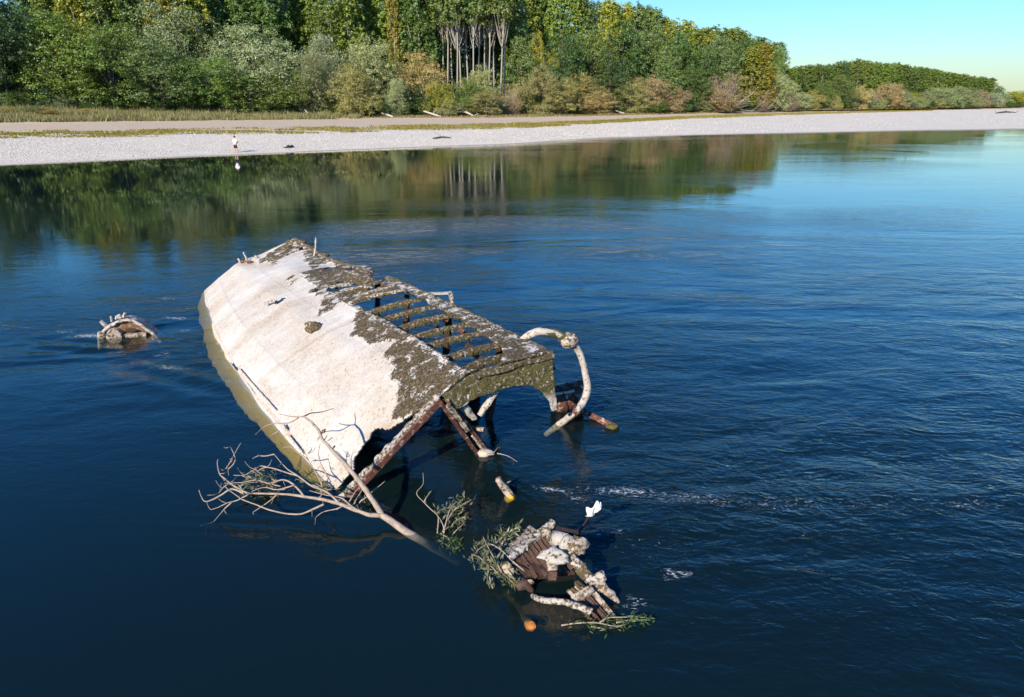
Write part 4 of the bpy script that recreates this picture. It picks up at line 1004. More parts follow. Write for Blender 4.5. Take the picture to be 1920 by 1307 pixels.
# drum beside the pipe foot
dc = P(1064, 745, .22); dax = np.array([0.92, 0.30, 0.18]); dax /= np.linalg.norm(dax)
dr = MB().tube([dc - dax * .26, dc - dax * .2, dc, dc + dax * .2, dc + dax * .26], [.19, .23, .25, .23, .19], 18, sub=3).rough(.018, 8, 6).build('rusty_drum', M['rust'], wreck, True)
for f in (-.12, .06): MB().tube([dc + dax * (f - .012), dc + dax * (f + .012)], [.262, .262], 18).rough(.008, 9, 2).build('hoop', M['rust_dark'], dr)
MB().bar(P(1080, 728, .35), P(1093, 752, .3), .10, .04, (0, -1, .4), 6).rough(.015, 9, 2).build('drum_plate', M['plank_pale'], dr)
MB().bar(P(1012, 744, .32), P(1077, 733, .42), .045, .03, (0, -1, .5), 16).rough(.015, 12, 2).build('broken_strut', M['crust'], wreck)
MB().bar(P(1094, 716, .55), P(1076, 722, .5), .09, .08, (0, -1, .5), 8).rough(.015, 12, 9).build('pipe_bracket', M['rust'], wreck)
MB().bar(P(1092, 772, .07), P(1158, 803, -.02), .10, .05, (0, -1, .6), 20).rough(.015, 9, 4).build('low_beam', M['rust'], wreck)
MB().lump(P(1148, 800, .02), (.10, .07, .05), 6, .5, 8).build('drift_clump', M['moss_green'], wreck, True)
# bracket behind the right side and small things fixed on the plating
p = PY(806, 550, hhit(812, 560, 3.4)[1] + .30)
MB().bar(p, p + np.array([.38, .02, 0]), .1, .03, (0, 0, 1), 8).rough(.01, 9, 3).build('rear_bracket', M['crust'], wreck)
MB().tube([p + np.array([.38, .02, 0]), p + np.array([.43, .04, -.06]), p + np.array([.44, .04, -.30])], [.05, .055, .05], 8, sub=4).rough(.01, 9, 5).build('rear_bracket', M['crust_half'], wreck)
def fin(a, b, h, name='raised_seam'):
    p, q = hhit(*a), hhit(*b)
    nrm = np.array([-0.55, -0.30, 0.78])
    MB().bar(p + nrm * h * .5, q + nrm * h * .5, .02, h, nrm, 14).rough(.012, 9, int(a[0])).build(name, M['crust'], wreck)
fin((434, 688), (444, 701), .12); fin((455, 695), (522, 774), .09); fin((465, 722), (481, 741), .05); fin((548, 822), (572, 856), .10); fin((540, 803), (546, 812), .12)
p = hhit(592, 620); MB().lump(p + np.array([-.03, -.02, .07]), (.17, .14, .13), 2, .7, 10).build('moss_clump', M['mossy'], wreck, True)
p = hhit(608, 815); MB().lump(p + np.array([-.01, 0, .03]), (.05, .05, .05), 7, .5, 6).build('bolt_stub', M['crust_half'], wreck, True)
p = hhit(517, 571); MB().bar(p + np.array([-.25, 0, .03]), p + np.array([.0, .02, .09]), .12, .02, (-.5, -.3, .8), 4).rough(.015, 9, 3).build('bent_flap', M['crust'], wreck)
for i, (a, b, r_) in enumerate([((589, 482), (592, 446), .028), ((464, 492), (456, 473), .025), ((450, 492), (446, 485), .03), ((477, 488), (480, 479), .05), ((698, 514), (697, 508), .02)]):
    p = hhit(*a); q = PY(*b, p[1] + .02)
    MB().tube([p, p * .5 + q * .5 + np.array([.015, 0, 0]), q], [r_ * 1.2, r_, r_ * .8], 6, sub=4).rough(.012, 14, i).build('post_stub', M['crust'], wreck, True)
for i, (x, y) in enumerate([(458, 495), (470, 497), (478, 488), (483, 491)]):
    MB().lump(hhit(x, y) + np.array([0, 0, .05]), (.09, .06, .06), i + 3, .7, 7).build('nest_debris', M['rust' if i < 2 else 'crust'], wreck, True)

# ================================================================== SUNKEN ROUND PIECE LEFT OF THE WRECK
wc = P(236, 632, 0.0); root = empty('sunken_wheel_cover', wc, 'rusty half-round wheel cover standing out of the water left of the wreck', 'wreckage')
wa = np.array([0.28, -0.96, 0.0]); wa /= np.linalg.norm(wa); wr = np.cross(np.array([0, 0, 1.0]), wa); wr = wr if wr[0] > 0 else -wr
SW = lambda x, z, y=0.0: wc + wr * x - wa * y + np.array([0, 0, z])
prof = [(-.62, -.25), (-.57, .02), (-.47, .18), (-.30, .30), (-.10, .39), (.08, .42), (.22, .38), (.36, .28), (.50, .14), (.62, .0), (.75, -.2)]
outer = MB()
V, Fq = [], []
NP_, NW = 60, 7
tt = np.linspace(0, len(prof) - 1, NP_); px_ = np.interp(tt, range(len(prof)), [p[0] for p in prof]); pz_ = np.interp(tt, range(len(prof)), [p[1] for p in prof])
for j in range(NW):
    for i in range(NP_): V.append(SW(px_[i] + .05 * j / NW, pz_[i] * (1 + .02 * math.sin(j)), j / (NW - 1) * .42))
for j in range(NW - 1):
    for i in range(NP_ - 1): Fq.append((j * NP_ + i, j * NP_ + i + 1, (j + 1) * NP_ + i + 1, (j + 1) * NP_ + i))
o = outer.add(V, Fq).rough(.02, 8, 1).build('cover_rim', M['crust_half'], root, True); so = o.modifiers.new('thick', 'SOLIDIFY'); so.thickness = .05
o = MB().prism([SW(x * .93, z * .93 - .01, .05) for x, z in prof], -wa * .03).build('side_plate', M['tan_rust'], root)
MB().tube([SW(x * .98, z * .98, .0) for x, z in prof], [.035] * len(prof), 8, sub=5).rough(.03, 11, 4).build('edge_bead', M['crust'], root, True)
MB().tube([SW(-.22, .06, .10), SW(-.22, .06, -.12)], [.19, .17], 18).rough(.02, 8, 6).build('hub', M['plank_pale'], root)
MB().bar(SW(-.05, .05, -.02), SW(.45, .03, -.02), .08, .09, (0, 0, 1), 10).rough(.015, 9, 7).build('axle_bar', M['plank_pale'], root)
MB().lump(SW(.12, .14, .03), (.16, .03, .06), 3, .6, 8).build('opening_shade_lump', M['rust_dark'], root, True)  # solid dark lump, its colour stands in for the shade inside a torn hole
MB().lump(SW(-.50, .05, .0), (.10, .10, .14), 8, .5, 8).build('crust_lump', M['crust_half'], root, True)
for i, (x, z, dx, dz, r_) in enumerate([(-.40, .27, -.09, .13, .04), (-.26, .36, .0, .13, .022), (-.16, .42, .03, .07, .03), (.0, .46, .05, .10, .035), (-.08, .45, -.02, .07, .045)]):
    MB().tube([SW(x, z, .12), SW(x + dx, z + dz, .1)], [r_ * 1.3, r_], 6).rough(.025, 12, i).build('broken_stub', M['crust'], root)

# ================================================================== NEAR WRECK FRAGMENT
def Z5(x, y, z): return P(880 + x / 5.446, 960 + y / 5.446, z)
frag = empty('wreck_fragment', Z5(800, 900, 0), 'heap of rusty ribbed panels and white crusted pipes in front of the wreck', 'wreckage')
def lerp(a, b, f): return np.asarray(a) * (1 - f) + np.asarray(b) * f
nA = 9
for i in range(nA):
    f = (i + .5) / nA
    a = lerp(Z5(450, 465, .42), Z5(790, 225, .46), f); b = lerp(Z5(600, 660, .12), Z5(1075, 600, .16), f)
    wd = np.linalg.norm(lerp(Z5(450, 465, .42), Z5(790, 225, .46), 1 / nA) - Z5(450, 465, .42)) * .72
    MB().bar(a + np.array([0, 0, .012 * math.sin(i * 2.3)]), b + np.array([0, .02 * math.sin(i * 4.1), .012 * math.cos(i * 3.1)]), wd, .028, (-.2, -.45, .85), 12).rough(.006, 7, i).build('rusty_plank', M['plank'], frag)
MB().prism([Z5(440, 470, .40) - np.array([0, 0, .03]), Z5(800, 220, .44) - np.array([0, 0, .03]), Z5(1080, 605, .14) - np.array([0, 0, .03]), Z5(590, 665, .10) - np.array([0, 0, .03])], (0, 0, -.02)).build('backing_plate', M['rust_dark'], frag)
for i in range(7):
    f = i / 6
    a = lerp(Z5(440, 430, .40), Z5(690, 240, .44), f); b = lerp(Z5(395, 370, .33), Z5(610, 165, .36), f)
    MB().bar(a, b, .055, .05, (-.2, -.3, .9), 6).rough(.018, 14, 30 + i).build('rib_end', M['plank_pale'], frag)
MB().bar(Z5(420, 480, .44), Z5(740, 215, .50), .06, .05, (-.2, -.4, .9), 40).rough(.03, 17, 3).build('ridge_beam', M['crust_half'], frag)
MB().tube([Z5(720, 225, .48), Z5(790, 165, .54), Z5(850, 110, .58)], [.05, .045, .05], 10, sub=5).rough(.03, 16, 5).build('beam_end', M['crust_half'], frag, True)
MB().tube([Z5(790, 240, .50), Z5(830, 240, .50)], [.075, .075], 12).rough(.015, 12, 5).build('round_knob', M['plank_pale'], frag, True)
bk = MB().tube([Z5(865, 265, .46), Z5(1000, 310, .50)], [.10, .09], 18).rough(.022, 14, 8).build('white_can', M['crust'], frag, True)
MB().tube([Z5(985, 330, .50), Z5(1020, 345, .51)], [.112, .112], 18).rough(.01, 9, 2).build('can_rim', M['crust'], bk, True)
MB().bar(Z5(880, 185, .5), Z5(1110, 235, .46), .06, .08, (0, -.2, 1), 10).rough(.012, 9, 2).build('dark_flange', M['rust_dark'], frag)
MB().lump(Z5(1095, 335, .50), (.13, .095, .10), 5, .7, 14).build('crusted_knob', M['plank_pale'], frag, True)
MB().lump(Z5(865, 455, .46), (.15, .10, .085), 9, .7, 16).build('white_disc', M['crust'], frag, True)
MB().tube([Z5(840, 520, .40), Z5(850, 600, .33)], [.07, .055], 10).rough(.02, 10, 3).build('disc_stem', M['plank_pale'], frag)
MB().bar(Z5(848, 600, .34), Z5(845, 690, .24), .09, .07, (0, -.8, .5), 6).rough(.01, 9, 6).build('disc_foot', M['plank'], frag)
MB().tube([Z5(1005, 430, .44), Z5(1120, 560, .34), Z5(1235, 690, .22)], [.06, .058, .055], 14, sub=8).rough(.022, 16, 6).build('crusted_pipe', M['crust_half'], frag, True)
MB().tube([Z5(1120, 560, .34), Z5(1210, 660, .25)], [.068, .064], 14, sub=6).rough(.024, 16, 61).build('pipe_band', M['mossy'], frag, True)
MB().tube([Z5(1225, 715, .20), Z5(1300, 680, .23), Z5(1375, 645, .26)], [.06, .065, .056], 14, sub=6).rough(.022, 16, 7).build('cross_coupling', M['crust_half'], frag, True)
MB().tube([Z5(1300, 720, .20), Z5(1410, 815, .12), Z5(1530, 930, -.01)], [.07, .05, .018], 10, sub=8).rough(.026, 15, 9).build('broken_spar', M['plank_pale'], frag, True)
for i in range(7):
    f = (i + .5) / 7
    a = lerp(Z5(1040, 905, .10), Z5(1290, 800, .17), f); b = lerp(Z5(1260, 1150, -.04), Z5(1540, 1090, .0), f)
    MB().bar(a + np.array([0, 0, .012 * (i % 2)]), b + np.array([.02 * math.sin(i * 2.7), .03 * math.sin(i * 1.9), .012 * (i % 2)]), .030, .035, (-.2, -.4, .9), 10).rough(.006, 9, 50 + i).build('rusty_plank', M['plank' if i < 5 else 'plank_pale'], frag)
MB().bar(Z5(1050, 900, .14), Z5(1260, 790, .22), .08, .06, (-.3, -.4, .9), 16).rough(.02, 12, 4).build('cross_beam', M['plank_pale'], frag)
for i in range(4):
    a = Z5(1000 + 40 * i, 800 - 22 * i, .14); b = Z5(1075 + 40 * i, 875 - 20 * i, .08)
    MB().bar(a, b, .035, .03, (-.2, -.4, .9), 5).rough(.008, 12, 70 + i).build('rib_end', M['plank_pale'], frag)
MB().bar(Z5(1190, 800, .2), Z5(1100, 720, .16), .05, .05, (0, 0, 1), 8).rough(.02, 12, 8).build('rib_end', M['mossy'], frag)
MB().prism([Z5(300, 560, .18), Z5(390, 500, .26), Z5(450, 580, .22), Z5(400, 640, .12)], (0.01, 0, -.04)).rough(.015, 12, 2).build('corner_piece', M['plank_pale'], frag)
MB().tube([Z5(505, 770, .08), Z5(560, 730, .12), Z5(640, 800, .0)], [.05, .05, .035], 8, sub=4).rough(.015, 12, 2).build('bent_piece', M['plank'], frag, True)
MB().lump(Z5(615, 715, .12), (.05, .035, .035), 2, .4, 7).build('crust_lump', M['mossy'], frag, True)
MB().tube([Z5(640, 850, -.02), Z5(720, 890, .07), Z5(820, 905, .12), Z5(950, 915, .15), Z5(1080, 950, .18), Z5(1180, 990, .17), Z5(1245, 1020, .15)], [.028, .034, .035, .035, .035, .034, .04], 12, sub=5).rough(.014, 14, 3).build('bleached_limb', M['crust_half'], frag, True)
MB().prism([Z5(580, 660, .1), Z5(1075, 610, .12), Z5(1080, 690, -.15), Z5(640, 760, -.2)], (0, .03, -.01)).rough(.02, 6, 2).build('under_plate', M['rust_dark'], frag)
MB().lump(Z5(930, 1010, -.22), (.42, .25, .16), 5, .4, 10).build('sunken_mass', M['rust_dark'], frag, True)

# stake with the white rag
st = empty('rag_stake', P(1086, 1000, 0), 'thin stake with a white rag tied on, behind the near heap', 'stake')
MB().tube([P(1082, 1004, -.1), P(1086, 997, .06), P(1103, 971, .38), P(1112, 957, .52)], [.013, .014, .013, .012], 6, sub=3).build('stick', M['rust_dark'], st, True)
rb = bmesh.new()
for i in range(9):
    for j in range(6):
        u_, v_ = i / 8, j / 5
        c = lerp(P(1103, 966, .45), P(1124, 944, .68), u_); wv = (.018 + .040 * math.sin(math.pi * u_) ** .6 * (1 + .55 * math.sin(6.5 * u_ + 1.5 * v_))) * (v_ - .5) * 2
        rb.verts.new(tuple(c + np.array([wv * .75, .03 * math.sin(u_ * 9 + v_ * 5), -wv * .65 + .02 * math.sin(v_ * 8 + u_ * 7)])))
rb.verts.ensure_lookup_table()
for i in range(8):
    for j in range(5): rb.faces.new([rb.verts[i * 6 + j], rb.verts[(i + 1) * 6 + j], rb.verts[(i + 1) * 6 + j + 1], rb.verts[i * 6 + j + 1]])
me = bpy.data.meshes.new('rag'); rb.to_mesh(me); rb.free(); o = link_mesh('rag', me, M['rag'], st); so = o.modifiers.new('thick', 'SOLIDIFY'); so.thickness = .012
MB().tube([P(1098, 968, .42), P(1110, 966, .42)], .010, 5).build('knot', M['branch'], st, True)
MB().tube([P(1083, 998, .05), P(1091, 996, .06)], .011, 5).build('knot', M['branch'], st, True)
# small post with a yellow foot
st = empty('yellow_footed_post', P(955, 933, 0), 'short broken post with a yellow foot between the wreck and the near heap', 'post')
MB().tube([P(955, 930, .0), P(950, 920, .08), P(940, 908, .2), P(933, 898, .3)], [.065, .06, .05, .035], 9, sub=4).rough(.025, 12, 3).build('shaft', M['plank_pale'], st, True)
MB().tube([P(951, 937, -.06), P(962, 930, .02)], [.06, .055], 10).rough(.01, 9, 3).build('foot', M['yellow'], st, True)
MB().tube([P(945, 908, .16), P(958, 902, .18)], .012, 5).build('splinter', M['branch'], st, True)
# sunken log with orange sawn end
lg = empty('sunken_log', P(995, 1178, 0), 'sunken log whose orange sawn end shows at the surface', 'log')
e0, e1 = P(994, 1173, .0), P(950, 1110, -1.2)
ld = (e0 - e1) / np.linalg.norm(e0 - e1)
MB().tube([e1, lerp(e1, e0, .5) + np.array([.05, 0, -.05]), e0], [.04, .048, .052], 14, sub=5).rough(.015, 6, 3).build('stem', M['log_wet'], lg, True)
MB().tube([e0 + np.array([0, -.005, 0]) - ld * .02, e0 + np.array([.006, -.045, .03])], [.060, .052], 16).rough(.02, 16, 3).build('sawn_end', M['log_end'], lg)

# ================================================================== FALLEN TREE
ft = empty('fallen_tree', P(715, 966, 0), 'fallen bare tree with pale branches caught at the near end of the wreck', 'tree')
tr_ = MB().tube([P(862, 1056, -1.0), P(825, 1034, -.55), P(792, 1014, -.14), P(758, 995, .03), P(733, 976, .1), P(716, 966, .14)], [.055, .055, .055, .05, .047, .042], 10, sub=5).rough(.012, 7, 3).build('trunk', M['branch'], ft, True)
def limb(pts, r0, r1, parent=ft, name='branch', seed=0, seg=6):
    pts = [P(*p) for p in pts]; n = len(pts)
    return MB().tube(pts, [r0 + (r1 - r0) * i / (n - 1) for i in range(n)], seg, sub=5).rough(r0 * .35, 8, seed).build(name, M['branch'], parent, True)
bA = limb([(716, 966, .14), (706, 948, .26), (690, 925, .42), (672, 900, .55), (655, 879, .68), (630, 852, .82), (607, 826, .95), (596, 806, 1.03), (583, 791, 1.10), (569, 781, 1.13)], .042, .012, seed=1, seg=9)
for i, pts in enumerate([[(569, 781, 1.13), (548, 781, 1.12), (535, 779, 1.1), (523, 777, 1.12)], [(560, 783, 1.1), (540, 793, 1.0), (517, 794, .95), (500, 798, .9), (488, 806, .86), (479, 815, .85)], [(569, 781, 1.13), (582, 775, 1.1), (600, 773, 1.02), (614, 769, .95), (626, 766, .9)],
                         [(596, 806, 1.03), (592, 800, 1.06), (586, 793, 1.12)], [(607, 826, .95), (612, 818, .98), (613, 815, .99)], [(524, 808, .9), (508, 816, .85)]]):
    limb(pts, .011, .004, bA, 'twig', 20 + i, 5)
bB = limb([(716, 966, .14), (700, 966, .17), (680, 961, .2), (645, 948, .26), (610, 938, .28), (570, 931, .3), (520, 926, .3), (465, 925, .32)], .034, .011, seed=2, seg=9)
B = [[(465, 925, .32), (440, 912, .36), (424, 900, .42), (412, 888, .46), (407, 868, .52), (409, 861, .55)], [(640, 947, .26), (612, 922, .38), (585, 912, .45), (560, 893, .5), (540, 880, .55), (528, 868, .62), (514, 852, .72)],
     [(514, 852, .72), (497, 855, .66), (484, 855, .62), (473, 860, .6)], [(607, 946, .26), (585, 956, .18), (562, 964, .1), (536, 963, .1), (505, 956, .14), (480, 946, .2), (456, 937, .25), (440, 926, .3), (425, 915, .36), (415, 906, .4)],
     [(465, 928, .3), (445, 938, .22), (427, 943, .2), (410, 951, .16), (396, 956, .14)], [(435, 941, .2), (420, 956, .1), (401, 978, .03)], [(456, 925, .3), (435, 917, .34), (415, 928, .25), (396, 938, .2), (384, 940, .2), (378, 932, .25), (373, 919, .34)],
     [(570, 931, .3), (552, 910, .4), (531, 900, .42), (505, 906, .38), (480, 900, .42), (455, 905, .38), (420, 906, .4)], [(560, 893, .5), (530, 884, .5), (500, 876, .5), (480, 884, .45), (460, 891, .42), (438, 891, .42)], [(500, 876, .5), (488, 874, .5), (478, 880, .5), (455, 893, .42)],
     [(600, 925, .3), (604, 912, .4), (596, 894, .5), (586, 875, .6), (578, 863, .66), (568, 840, .78)], [(620, 905, .35), (610, 886, .5), (599, 863, .62), (597, 848, .7), (600, 833, .78)], [(578, 863, .66), (572, 857, .7), (560, 850, .72), (545, 838, .76), (530, 840, .74)], [(578, 850, .7), (584, 843, .72), (580, 838, .75)],
     [(520, 926, .3), (508, 938, .22), (490, 950, .12), (474, 961, .05)], [(680, 961, .2), (660, 950, .26), (640, 934, .32), (610, 928, .34), (580, 920, .36)], [(650, 950, .25), (658, 936, .3), (668, 920, .36), (680, 908, .42)], [(664, 945, .25), (672, 930, .3), (684, 912, .38)],
     [(430, 905, .38), (418, 915, .3), (410, 925, .25)], [(424, 879, .5), (432, 866, .55), (437, 856, .6), (452, 830, .75)], [(428, 880, .5), (438, 870, .55), (441, 858, .6), (432, 837, .7)], [(455, 926, .3), (452, 915, .36), (446, 908, .4)], [(590, 935, .28), (602, 930, .3), (604, 915, .35), (603, 900, .42)],
     [(676, 940, .25), (690, 930, .3), (700, 920, .34), (722, 902, .42)], [(680, 936, .27), (672, 945, .2), (670, 950, .15)], [(552, 910, .4), (520, 918, .34), (495, 914, .36), (470, 922, .32)], [(645, 948, .26), (628, 955, .16), (606, 960, .08), (592, 970, .02)]]
for i, pts in enumerate(B):
    limb(pts, .016 if i in (0, 1, 3, 6, 7, 15) else .011, .004, bB, 'twig', 50 + i, 5)
rr = random.Random(3)
for i in range(46):
    src = B[rr.randrange(len(B))]; p = src[rr.randrange(len(src))]
    x, y, z = p; dx, dy = rr.uniform(-26, 18), rr.uniform(-16, 14)
    limb([(x, y, z), (x + dx * .5, y + dy * .4 + 2, max(z + .03, .02)), (x + dx, y + dy, max(.02, z + rr.uniform(-.1, .15)))], .006, .0025, bB, 'twig', 200 + i, 4)

# ================================================================== LEAFY SPRIGS
def sprig(stems, leaf, n, label, mat, name='willow_sprig', seed=0, spread=.04, r0=.010):
    root = empty(name, P(stems[0][0][0], stems[0][0][1], 0), label, 'branch'); rg = np.random.default_rng(seed)
    C, T = [], []
    for i, st_ in enumerate(stems):
        pts = [P(*p) for p in st_]
        MB().tube(pts, [r0 * (1 - .75 * k / (len(pts) - 1)) for k in range(len(pts))], 5, sub=4).build('stem', M['branch'], root, True)
        seglen = [np.linalg.norm(pts[k + 1] - pts[k]) for k in range(len(pts) - 1)]
        for k in range(int(n / len(stems))):
            f = rg.random() ** .75; d = f * sum(seglen); j = 0
            while j < len(seglen) - 1 and d > seglen[j]: d -= seglen[j]; j += 1
            c = pts[j] + (pts[j + 1] - pts[j]) * (d / (seglen[j] + 1e-9)); ax = (pts[j + 1] - pts[j]) / (seglen[j] + 1e-9)
            t_ = ax * .8 + rg.normal(size=3) * .7; t_ /= np.linalg.norm(t_)
            C.append(c + rg.normal(size=3) * spread * np.array([1, 1, .5])); T.append(t_)
    C, T = np.array(C), np.array(T); N = len(C); C[:, 2] = np.maximum(C[:, 2], .004)
    nn = rg.normal(size=(N, 3)); nn[:, 2] += 1.2; b_ = np.cross(T, nn); b_ /= np.linalg.norm(b_, axis=1)[:, None]
    s_ = leaf * (.6 + .7 * rg.random(N))[:, None]; up = np.cross(b_, T)
    V = np.stack([C, C + T * s_ * .5 + b_ * s_ * .13 + up * s_ * .05, C + T * s_, C + T * s_ * .5 - b_ * s_ * .13 + up * s_ * .05], 1).reshape(-1, 3)
    me = mesh_np('leaves', V, np.arange(4 * N).reshape(-1, 4), False, {'tint': np.repeat(rg.beta(2, 2, N), 4)})
    o = link_mesh('leaves', me, M[mat], root); o['kind'] = 'stuff'
    return root
sprig([[(820, 1000, .0), (822, 975, .1), (820, 966, .16), (808, 955, .25), (795, 942, .3), (781, 925, .4), (793, 908, .52), (793, 886, .65)], [(833, 992, .05), (828, 978, .1), (820, 966, .15)], [(830, 998, .02), (838, 978, .12), (852, 956, .2), (868, 945, .26), (885, 937, .3)], [(795, 942, .3), (800, 932, .35), (806, 926, .36)], [(835, 985, .1), (842, 960, .2), (850, 945, .26)]],
      .075, 10, 'bare bent twig rising from the water behind the fallen trunk', 'sprig', seed=1)
sprig([[(832, 1000, .02), (838, 978, .12), (852, 956, .2), (868, 947, .24), (884, 938, .28)], [(845, 990, .03), (856, 975, .08), (876, 967, .1)], [(820, 962, .18), (826, 956, .2), (832, 955, .18)], [(852, 956, .2), (862, 948, .26), (868, 936, .32)], [(846, 968, .14), (850, 950, .2), (858, 940, .26)], [(850, 1000, .0), (866, 985, .03), (872, 978, .04)]],
      .080, 210, 'leafy silvery willow sprig growing beside the bare bent twig', 'sprig', seed=2, spread=.05)
sprig([[(822, 1012, -.02), (838, 1022, -.03), (852, 1038, -.05)], [(835, 1005, .0), (850, 1015, -.02), (860, 1035, -.03)], [(826, 1000, .0), (842, 1012, .0), (850, 1030, .0)]], .075, 150, 'green leaves trailing in the water by the sunken trunk', 'sprig_green', seed=3, spread=.05)
Zs = lambda *a: [(880 + x / 5.446, 960 + y / 5.446, z) for x, y, z in a]
sprig([Zs((560, 600, .3), (450, 510, .38), (350, 410, .42), (250, 340, .42), (180, 330, .4), (110, 370, .34), (60, 420, .26), (10, 480, .16)), Zs((330, 620, .15), (280, 520, .26), (230, 430, .34), (170, 320, .42), (140, 250, .46)), Zs((300, 640, .1), (230, 560, .18), (160, 520, .2), (70, 420, .26)), Zs((400, 600, .2), (450, 660, .12), (470, 740, .03)), Zs((240, 780, .0), (210, 680, .08), (190, 560, .16), (220, 480, .24)), Zs((460, 740, .0), (400, 680, .06), (330, 620, .1), (280, 560, .15))],
      .085, 330, 'large silvery willow branch covering the left side of the near heap', 'sprig', seed=4, spread=.05)
sprig([Zs((330, 330, .35), (400, 220, .42), (450, 180, .46), (520, 140, .5)), Zs((320, 340, .3), (390, 260, .36), (470, 220, .4)), Zs((260, 330, .35), (330, 260, .4), (380, 200, .46))], .085, 90, 'upright willow sprig behind the rib ends of the near heap', 'sprig', seed=5, spread=.03)
sprig([Zs((940, 1158, .02), (1100, 1135, .05), (1300, 1132, .06), (1480, 1165, .04), (1600, 1150, .04)), Zs((1330, 1130, .06), (1420, 1080, .08), (1560, 1075, .08), (1700, 1070, .08), (1830, 1085, .05)), Zs((1500, 1130, .05), (1600, 1110, .05), (1740, 1095, .05), (1840, 1105, .03)), Zs((1240, 1170, .0), (1400, 1190, .0), (1560, 1165, .01))],
      .075, 190, 'green leafy branch floating at the right foot of the near heap', 'sprig_green', seed=6, spread=.04)
sprig([[(526, 912, .1), (495, 905, .12), (468, 905, .14), (450, 912, .1)], [(520, 905, .12), (500, 893, .2), (478, 890, .2)], [(535, 918, .08), (505, 918, .08), (470, 915, .08)]], .09, 210, 'olive leaf clump tangled in the fallen tree branches', 'sprig', seed=7, spread=.09)
sprig([[(640, 915, .0), (615, 918, .02), (590, 905, .04)], [(700, 940, .02), (690, 948, .02), (682, 938, .05)], [(600, 915, .0), (575, 905, .03), (555, 898, .05)]], .07, 90, 'thin line of leaves washed against the hull waterline', 'sprig_green', seed=8, spread=.05)
sprig([[(905, 850, .05), (925, 848, .1), (934, 838, .14)], [(932, 850, .08), (952, 855, .05), (970, 866, .02)], [(888, 845, .05), (910, 848, .06), (925, 846, .06)]], .05, 12, 'thin reddish driftwood twigs caught on the rusted girder', 'sprig', 'drift_twig', 9, .02)
for i, (x, y, r_) in enumerate([(375, 600, .04)]):
    pass

# ================================================================== PERSON AND BAGS ON THE BEACH
def skinned(name, joints, edges, mat, parent, sub=2, root=0):
    me = bpy.data.meshes.new(name); me.from_pydata([j[:3] for j in joints], edges, []); me.update()
    o = link_mesh(name, me, mat); o.parent = parent
    sk = o.modifiers.new('skin', 'SKIN')
    lay = me.skin_vertices[0] if me.skin_vertices else None
    if lay is None:
        bpy.context.view_layer.objects.active = o
        lay = me.skin_vertices[0]
    for i, j in enumerate(joints): lay.data[i].radius = (j[3], j[4] if len(j) > 4 else j[3])
    lay.data[root].use_root = True
    ss = o.modifiers.new('sub', 'SUBSURF'); ss.levels = sub; ss.render_levels = sub
    me.polygons.foreach_set('use_smooth', np.full(len(me.polygons), True)) if len(me.polygons) else None
    return o
fp = P(443, 288.5, 0.0)
per = empty('person', (fp[0], fp[1], -0.05), 'person in white shirt and dark shorts standing at the water edge holding something', 'person')
per.rotation_euler = (0, 0, R(-28)); per.scale = (1.0, 1.0, 1.0)
J = [(0, 0, .95, .145, .105), (0, 0, 1.15, .14, .10), (0, .01, 1.36, .165, .105), (0, .0, 1.50, .06), (0, .02, 1.57, .055), (0, .03, 1.66, .085, .10), (0, .03, 1.76, .06, .07),
     (-.11, 0, .88, .085), (-.12, .02, .50, .058), (-.12, .02, .44, .058), (-.13, -.02, .10, .038), (-.14, .08, .04, .038, .03), (-.15, .17, .03, .035, .02),
     (.11, 0, .88, .085), (.13, .03, .50, .058), (.13, .03, .44, .058), (.15, -.01, .10, .038), (.16, .09, .04, .038, .03), (.17, .18, .03, .035, .02),
     (-.20, .0, 1.40, .06), (-.25, -.01, 1.14, .045), (-.14, .20, 1.12, .035), (-.04, .28, 1.16, .032, .02),
     (.20, .0, 1.40, .06), (.26, .0, 1.14, .045), (.17, .21, 1.13, .035), (.07, .29, 1.17, .032, .02)]
E = [(0, 1), (1, 2), (2, 3), (3, 4), (4, 5), (5, 6), (0, 7), (7, 8), (8, 9), (9, 10), (10, 11), (11, 12), (0, 13), (13, 14), (14, 15), (15, 16), (16, 17), (17, 18), (2, 19), (19, 20), (20, 21), (21, 22), (2, 23), (23, 24), (24, 25), (25, 26)]
for hx, hy, hz, sg in ((-.04, .28, 1.16, 1), (.07, .29, 1.17, -1)):
    w_ = 22 if sg == 1 else 26
    for k in range(4):
        n0 = len(J); J += [(hx + sg * .02, hy + .03, hz + .03 - .018 * k, .009), (hx + sg * .05, hy + .035 + .004 * k, hz + .03 - .018 * k, .008)]; E += [(w_, n0), (n0, n0 + 1)]
    n0 = len(J); J += [(hx + sg * .01, hy + .0, hz + .045, .010), (hx + sg * .035, hy + .02, hz + .055, .008)]; E += [(w_, n0), (n0, n0 + 1)]
skinned('body', J, E, M['skin'], per)
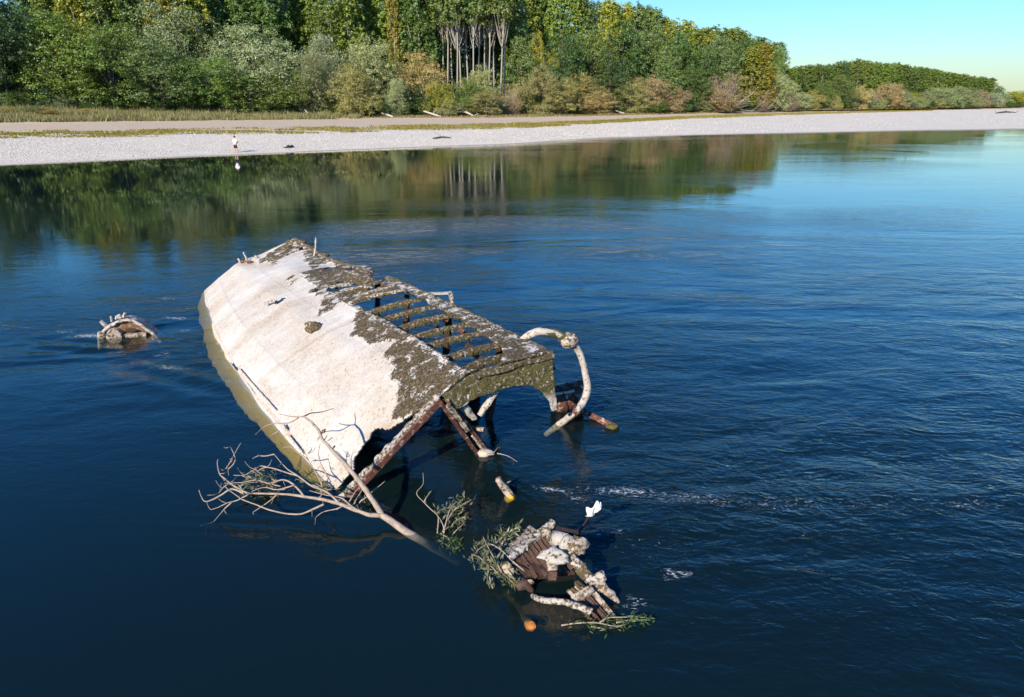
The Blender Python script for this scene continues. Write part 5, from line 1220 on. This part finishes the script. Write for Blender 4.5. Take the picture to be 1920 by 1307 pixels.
skinned('shirt', [(0, 0, .93, .175, .13), (0, 0, 1.15, .165, .122), (0, .01, 1.37, .185, .125), (0, .01, 1.48, .10, .085), (-.20, 0, 1.40, .083), (-.245, -.005, 1.20, .075), (.20, 0, 1.40, .083), (.25, 0, 1.20, .075)], [(0, 1), (1, 2), (2, 3), (2, 4), (4, 5), (2, 6), (6, 7)], M['shirt'], per)
skinned('shorts', [(0, 0, .97, .165, .125), (0, 0, .90, .17, .125), (-.11, .0, .80, .105), (-.12, .015, .58, .095), (.11, 0, .80, .105), (.13, .02, .58, .095)], [(0, 1), (1, 2), (2, 3), (1, 4), (4, 5)], M['shorts'], per)
o = MB().lump((0, .005, 1.715), (.092, .105, .085), 3, .08, 10).build('hair', M['hair'], None, True); o.parent = per
o = MB().lump((0, .135, 1.655), (.016, .02, .022), 1, .1, 6).build('nose', M['skin'], None, True); o.parent = per
for sx in (-1, 1):
    o = MB().lump((sx * .092, .03, 1.66), (.014, .022, .032), 2, .1, 6).build('ear', M['skin'], None, True); o.parent = per
    o = MB().lump((sx * .034, .118, 1.675), (.012, .008, .008), 2, .05, 6).build('eye', M['hair'], None, True); o.parent = per
o = MB().bar((-.06, .33, 1.18), (.09, .33, 1.18), .09, .03, (0, -.4, 1)).build('controller', M['bag'], per); o.parent = per; o.matrix_parent_inverse = Matrix.Identity(4)
bp = at_line(541, 0, 1, .22, 0.0)
def bag(px, f, s, label, flat=1.0):
    p = at_line(px, 0, 1, f, 0.0); root = empty('black_bag', p, label, 'bag')
    MB().lump(p + np.array([0, 0, .10 * s * flat]), (.26 * s, .20 * s, .17 * s * flat), int(px), .3, 9).build('sack', M['bag'], root, True)
    MB().tube([p + np.array([-.1 * s, 0, .2 * s * flat]), p + np.array([0, 0, .33 * s * flat]), p + np.array([.1 * s, 0, .2 * s * flat])], .02, 6, sub=4).build('strap', M['bag'], root, True)
bag(540, .22, .95, 'black bag in the middle of the things left on the gravel'); bag(546, .23, .9, 'black bag at the right of the things left on the gravel'); bag(534, .22, .9, 'flat dark bundle at the left of the things left on the gravel', .35)
